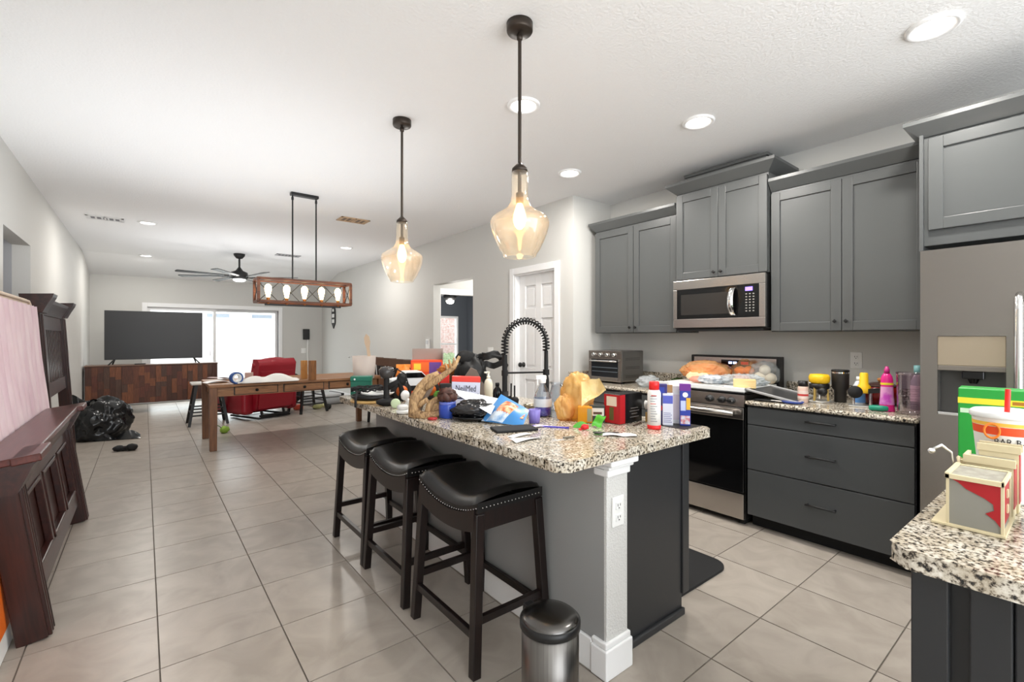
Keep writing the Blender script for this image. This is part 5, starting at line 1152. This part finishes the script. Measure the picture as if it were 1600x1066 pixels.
part('lid', MB().lathe([(.051,.215),(.054,.217),(.054,.225),(.048,.228),(.02,.226),(0,.226)], 32), BLACK, tb)
part('steel_rim', MB().shell([(.0535,.203),(.0535,.214)], 36), CHROME, tb)
bb2 = T('blue_label_bottle', 'white bottle with light blue label beside the tumbler', 'bottle', (3.73, .985, KT+.002))
bottle(bb2, [(.03,0),(.033,.004),(.033,.13),(.022,.155),(.014,.165)], solid((214,220,226), .3), [(.016,.163),(.016,.19),(0,.191)], WHITE)
part('label', MB().shell([(.0335,.02),(.0335,.11)], 24), solid((96,150,214), .4), bb2)
pr2 = T('trim_router', 'yellow palm router with black side knob on a square clear base', 'power tool', (3.669,0.953,0.9055), -1.25)
part('base_plate', MB().box(-.075, .075, -.05, .05, 0, .012), mat('cast_alloy', (196,194,188), .35, .7), pr2, .006)
for x in (-.045, .045): part('column', MB().cyl((x,.01,.01), (x,.01,.12), .009, n=12), CHROME, pr2)
part('side_knob', MB().lathe([(.014,0),(.036,.008),(.04,.028),(.03,.042),(0,.045)], 28, M=Matrix.Translation((-.04,-.03,.10)) @ Matrix.Rotation(pi/2, 4, 'X')), BLKM, pr2)
part('motor_housing', MB().lathe([(.034,.09),(.036,.1),(.036,.135),(.024,.15),(.023,.215),(.018,.222),(0,.223)], 24, (.01,.01,0)), solid((246,200,36), .4), pr2)
part('bracket', MB().bar((.03,-.01,.105), (.10,-.02,.115), .02, .03).bar((.09,-.02,.10), (.11,-.03,.15), .012), BLACK, pr2)
part('bolt', MB().cyl((.10,-.03,.115), (.13,-.035,.12), .009, n=10), CHROME, pr2)
ck = T('slow_cooker', 'dark red slow cooker with black knobbed lid behind the power tool', 'slow cooker', (3.86, .90, KT+.002))
part('cooker_body', MB().lathe([(.07,0),(.085,.012),(.095,.08),(.093,.125)], 36), mat('dark_red_enamel', (112,16,16), .2), ck)
part('base', MB().lathe([(.09,0),(.09,.012)], 32), BLACK, ck)
part('lid', MB().lathe([(.094,.125),(.09,.135),(.05,.15),(0,.155)], 32), mat('lid_glass', (70,50,46), .1), ck)
part('knob', MB().lathe([(.01,.152),(.02,.165),(.018,.178),(0,.182)], 16), solid((176,110,50), .4), ck)
one('screwdriver', MB().lathe([(.012,0),(.017,.01),(.018,.06),(.014,.09),(.006,.095)], 18, M=Matrix.Translation((0,0,.019)) @ Matrix.Rotation(pi/2, 4, 'Y')), solid((30,140,112), .35), 'screwdriver with teal green handle lying beside the pink bottle', 'tool', (3.50, .875, KT+.002), -1.2)
pb = T('pink_bottle', 'pink and magenta dish soap bottle with yellow stripe', 'bottle', (3.56, .80, KT+.002), -1.2); pb.scale = (1,1,1.2)
part('bottle_body', MB().lathe([(.038,0),(.04,.004),(.034,.06),(.03,.10),(.031,.16),(.026,.18),(.014,.195)], 28, sy=.75), mat('pink_soap', (216,40,130), .2), pb)
part('label', MB().shell([(.0375,.035),(.033,.075),(.031,.125)], 28, M=Matrix.Scale(.75, 4, (0,1,0)) @ Matrix.Identity(4)), mat('soap_label', (190,70,180), .35, col2=(226,176,206), scale=18), pb)
part('stripe', MB().shell([(.0318,.135),(.0322,.146)], 28, M=Matrix.Scale(.76, 4, (0,1,0))), solid((240,214,60), .4), pb)
part('cap', MB().lathe([(.014,.193),(.014,.215),(.010,.217),(.009,.228),(0,.229)], 18), mat('pink_cap', (186,40,120), .3), pb)
pt = T('clear_pitcher', 'clear ribbed plastic pitcher with handle next to the refrigerator', 'pitcher', (3.53, .685, KT+.002), -1.9); pt.scale = (.88,.88,1)
CP = glass('pitcher_plastic', (240,232,238), .16, .06)
part('pitcher_body', MB().shell([(0,.003),(.062,.003),(.066,.02),(.072,.23),(.076,.245),(.073,.245),(.069,.23),(.063,.022)], 36), CP, pt)
part('rib', MB().shell([(.0675,.05),(.069,.052),(.0675,.054)], 30).shell([(.068,.08),(.07,.082),(.068,.084)], 30).shell([(.069,.11),(.071,.112),(.069,.114)], 30).shell([(.0695,.14),(.0715,.142),(.0695,.144)], 30), CP, pt, stuff=True)
part('handle', MB().tube([(.072,0,.225), (.105,0,.215), (.112,0,.17), (.10,0,.10), (.068,0,.07)], .008, 8), CP, pt)
tb2 = T('teal_cap_bottle', 'clear bottle with teal cap standing behind the pitcher', 'bottle', (3.80, .70, KT+.002))
bottle(tb2, [(.032,0),(.035,.004),(.035,.17),(.02,.21),(.015,.225)], film('bottle_clear', (222,218,222), .45, .12), [(.019,.22),(.019,.275),(0,.277)], mat('teal_cap', (120,170,172), .4))
part('label', MB().shell([(.0355,.05),(.0355,.15)], 24), solid((226,206,206), .5), tb2)

# ================================================================ peninsula clutter
tg = T('toy_building', 'wooden toy building painted red and grey with flat roof on the counter', 'toy building', (1.565, .177, .9125), -pi/2); tg.scale = (.86,1.42,1.0)
CRM = solid((214,200,164), .6); GRY = mat('toy_grey', (140,138,130), .6); RDW = solid((168,24,32), .45)
part('base_board', MB().box(-.085, .06, -.052, .075, 0, .006), CRM, tg, .001)
part('walls', MB().box(-.052, .052, -.045, .045, .006, .115), GRY, tg)
part('red_patch', MB().prism([(-.048,.114),(.05,.114),(.05,.02),(.04,.034),(.022,.046),(.038,.056),(.036,.07),(.02,.08),(-.015,.094),(-.03,.106)], 'y', -.0465, -.045), RDW, tg)
part('red_wall', MB().box(.052, .0535, -.04, .04, .02, .112), RDW, tg)
for y in (-.047, .042): part('corner_post', MB().box(.05, .056, y, y+.006, .006, .118), CRM, tg)
part('corner_post', MB().box(-.055, -.049, -.048, -.042, .006, .118), CRM, tg)
for z in (.04, .075): part('window_tab', MB().box(.0535, .057, .0, .012, z, z+.018), CRM, tg)
part('roof', MB().box(-.05, .05, -.044, .044, .115, .1215), mat('toy_roof', (150,146,134), .7, col2=(170,166,152), scale=60), tg)
part('parapet', MB().box(-.057, .057, -.051, -.045, .113, .124).box(-.057, .057, .045, .051, .113, .124).box(-.057, -.047, -.051, .051, .113, .127).box(.051, .057, -.051, .051, .113, .124), CRM, tg, .001)
t2 = T('toy_building', 'second stepped toy building with grey roofs behind the red one', 'toy building', (1.70, .17, .9125), -pi/2); t2.scale = (.85,.8,1.25)
part('walls', MB().box(-.05, .05, -.04, .04, 0, .105).box(-.03, .055, .04, .09, 0, .125), CRM, t2, .001)
part('red_wall', MB().box(.055, .0565, .042, .088, .02, .12).box(.05, .0515, -.038, .036, .02, .1), RDW, t2)
part('roof', MB().box(-.046, .046, -.036, .04, .105, .109).box(-.026, .051, .044, .086, .125, .129), mat('toy_roof', (150,146,134), .7), t2)
part('parapet', MB().box(-.055, -.046, -.044, .042, .10, .116).box(-.034, .06, .036, .044, .12, .135).box(-.034, .06, .086, .094, .12, .135).box(-.055, .055, -.046, -.038, .10, .116), CRM, t2, .001)
part('railing', MB().tube([(-.06,-.03,.08), (-.07,0,.10), (-.05,.03,.085)], .006, 6).box(-.065, -.052, -.02, .0, .05, .10), CRM, t2)
fk = T('bent_fork', 'thin bent silver wire hook sticking up beside the toy buildings', 'wire', (1.63, .24, .9125), -.75); fk.scale = (.8,.8,1.5)
part('wire', MB().tube([(.02,.0,.0), (.02,.0,.06), (.01,0,.10), (-.02,0,.112), (-.045,0,.105)], .003, 6), CHROME, fk)
part('tip', MB().blob((-.05,0,.102), (.012,.006,.005), 2, .1, 2, 2), CHROME, fk)
cu = T('drink_cup', 'large white foam drink cup with red straw and printed restaurant band', 'cup', (1.865, .155, .9125), -1.43); cu.scale = (1.06,1.06,1.37)
part('cup_body', MB().lathe([(.045,0),(.048,.004),(.066,.165),(.068,.168)], 40), mat('foam_white', (244,244,240), .5), cu)
part('lid', MB().lathe([(.068,.165),(.071,.168),(.071,.176),(.064,.18),(.062,.176),(0,.176)], 40), solid((238,240,240), .3), cu)
part('straw', MB().cyl((.0,0,.17), (.002,.0,.222), .0055, n=12), solid((228,44,34), .35), cu)
part('red_band', MB().shell([(.0628,.134),(.0646,.15)], 40), solid((232,84,40), .45), cu)
part('emblem', MB().tube([(-.03+.014*cos(a), -.064, .142+.014*sin(a)) for a in [k*2*pi/20 for k in range(20)]], .0025, 6, True), solid((240,130,40), .45), cu)
part('yellow_flame', MB().shell([(.0648,.151),(.0656,.158)], 40), solid((246,196,80), .45), cu)
text('BAR-B-Q', .018, (.008,-.0622,.121), (pi/2-.1, 0, 0), solid((30,28,28)), cu)
gxx = T('green_pod_box', 'bright green carton with yellow stripe behind the drink cup', 'carton', (2.13, .165, .9125), -1.5); gxx.scale = (1,1,1.32)
GN = mat('carton_green', (40,160,62), .4)
part('carton_body', MB().box(-.12, .12, -.05, .05, 0, .215), GN, gxx, .003)
part('yellow_stripe', MB().box(-.1205, .1205, -.0512, -.0495, .178, .192), solid((240,226,60), .4), gxx)
part('green_oval', MB().lathe([(.03,0),(.03,.0015),(0,.0016)], 28, M=Matrix.Translation((.035,-.0502,.15)) @ Matrix.Rotation(pi/2, 4, 'X'), sx=1.2, sy=.75), solid((14,84,50), .4), gxx)
part('pale_print', MB().box(-.115, -.075, -.0512, -.05, .155, .166), solid((206,236,206), .4), gxx)
part('blue_patch', MB().blob((-.03,-.049,.125), (.035,.0035,.03), 2, .1, 2, 3), solid((130,170,214), .5), gxx)
part('yellow_label', MB().box(.0, .06, -.0514, -.0512, .181, .189), solid((180,120,40), .4), gxx)
one('cling_bag', MB().blob((0,0,.05), (.05,.04,.055), 7, .3, 2.5, 5, flat=-.048, ridge=.3), film('clear_film', (226,230,232), .35, .12), 'crinkled clear plastic bag beside the red toy building', 'bag', (1.645, .055, .9125), .2)
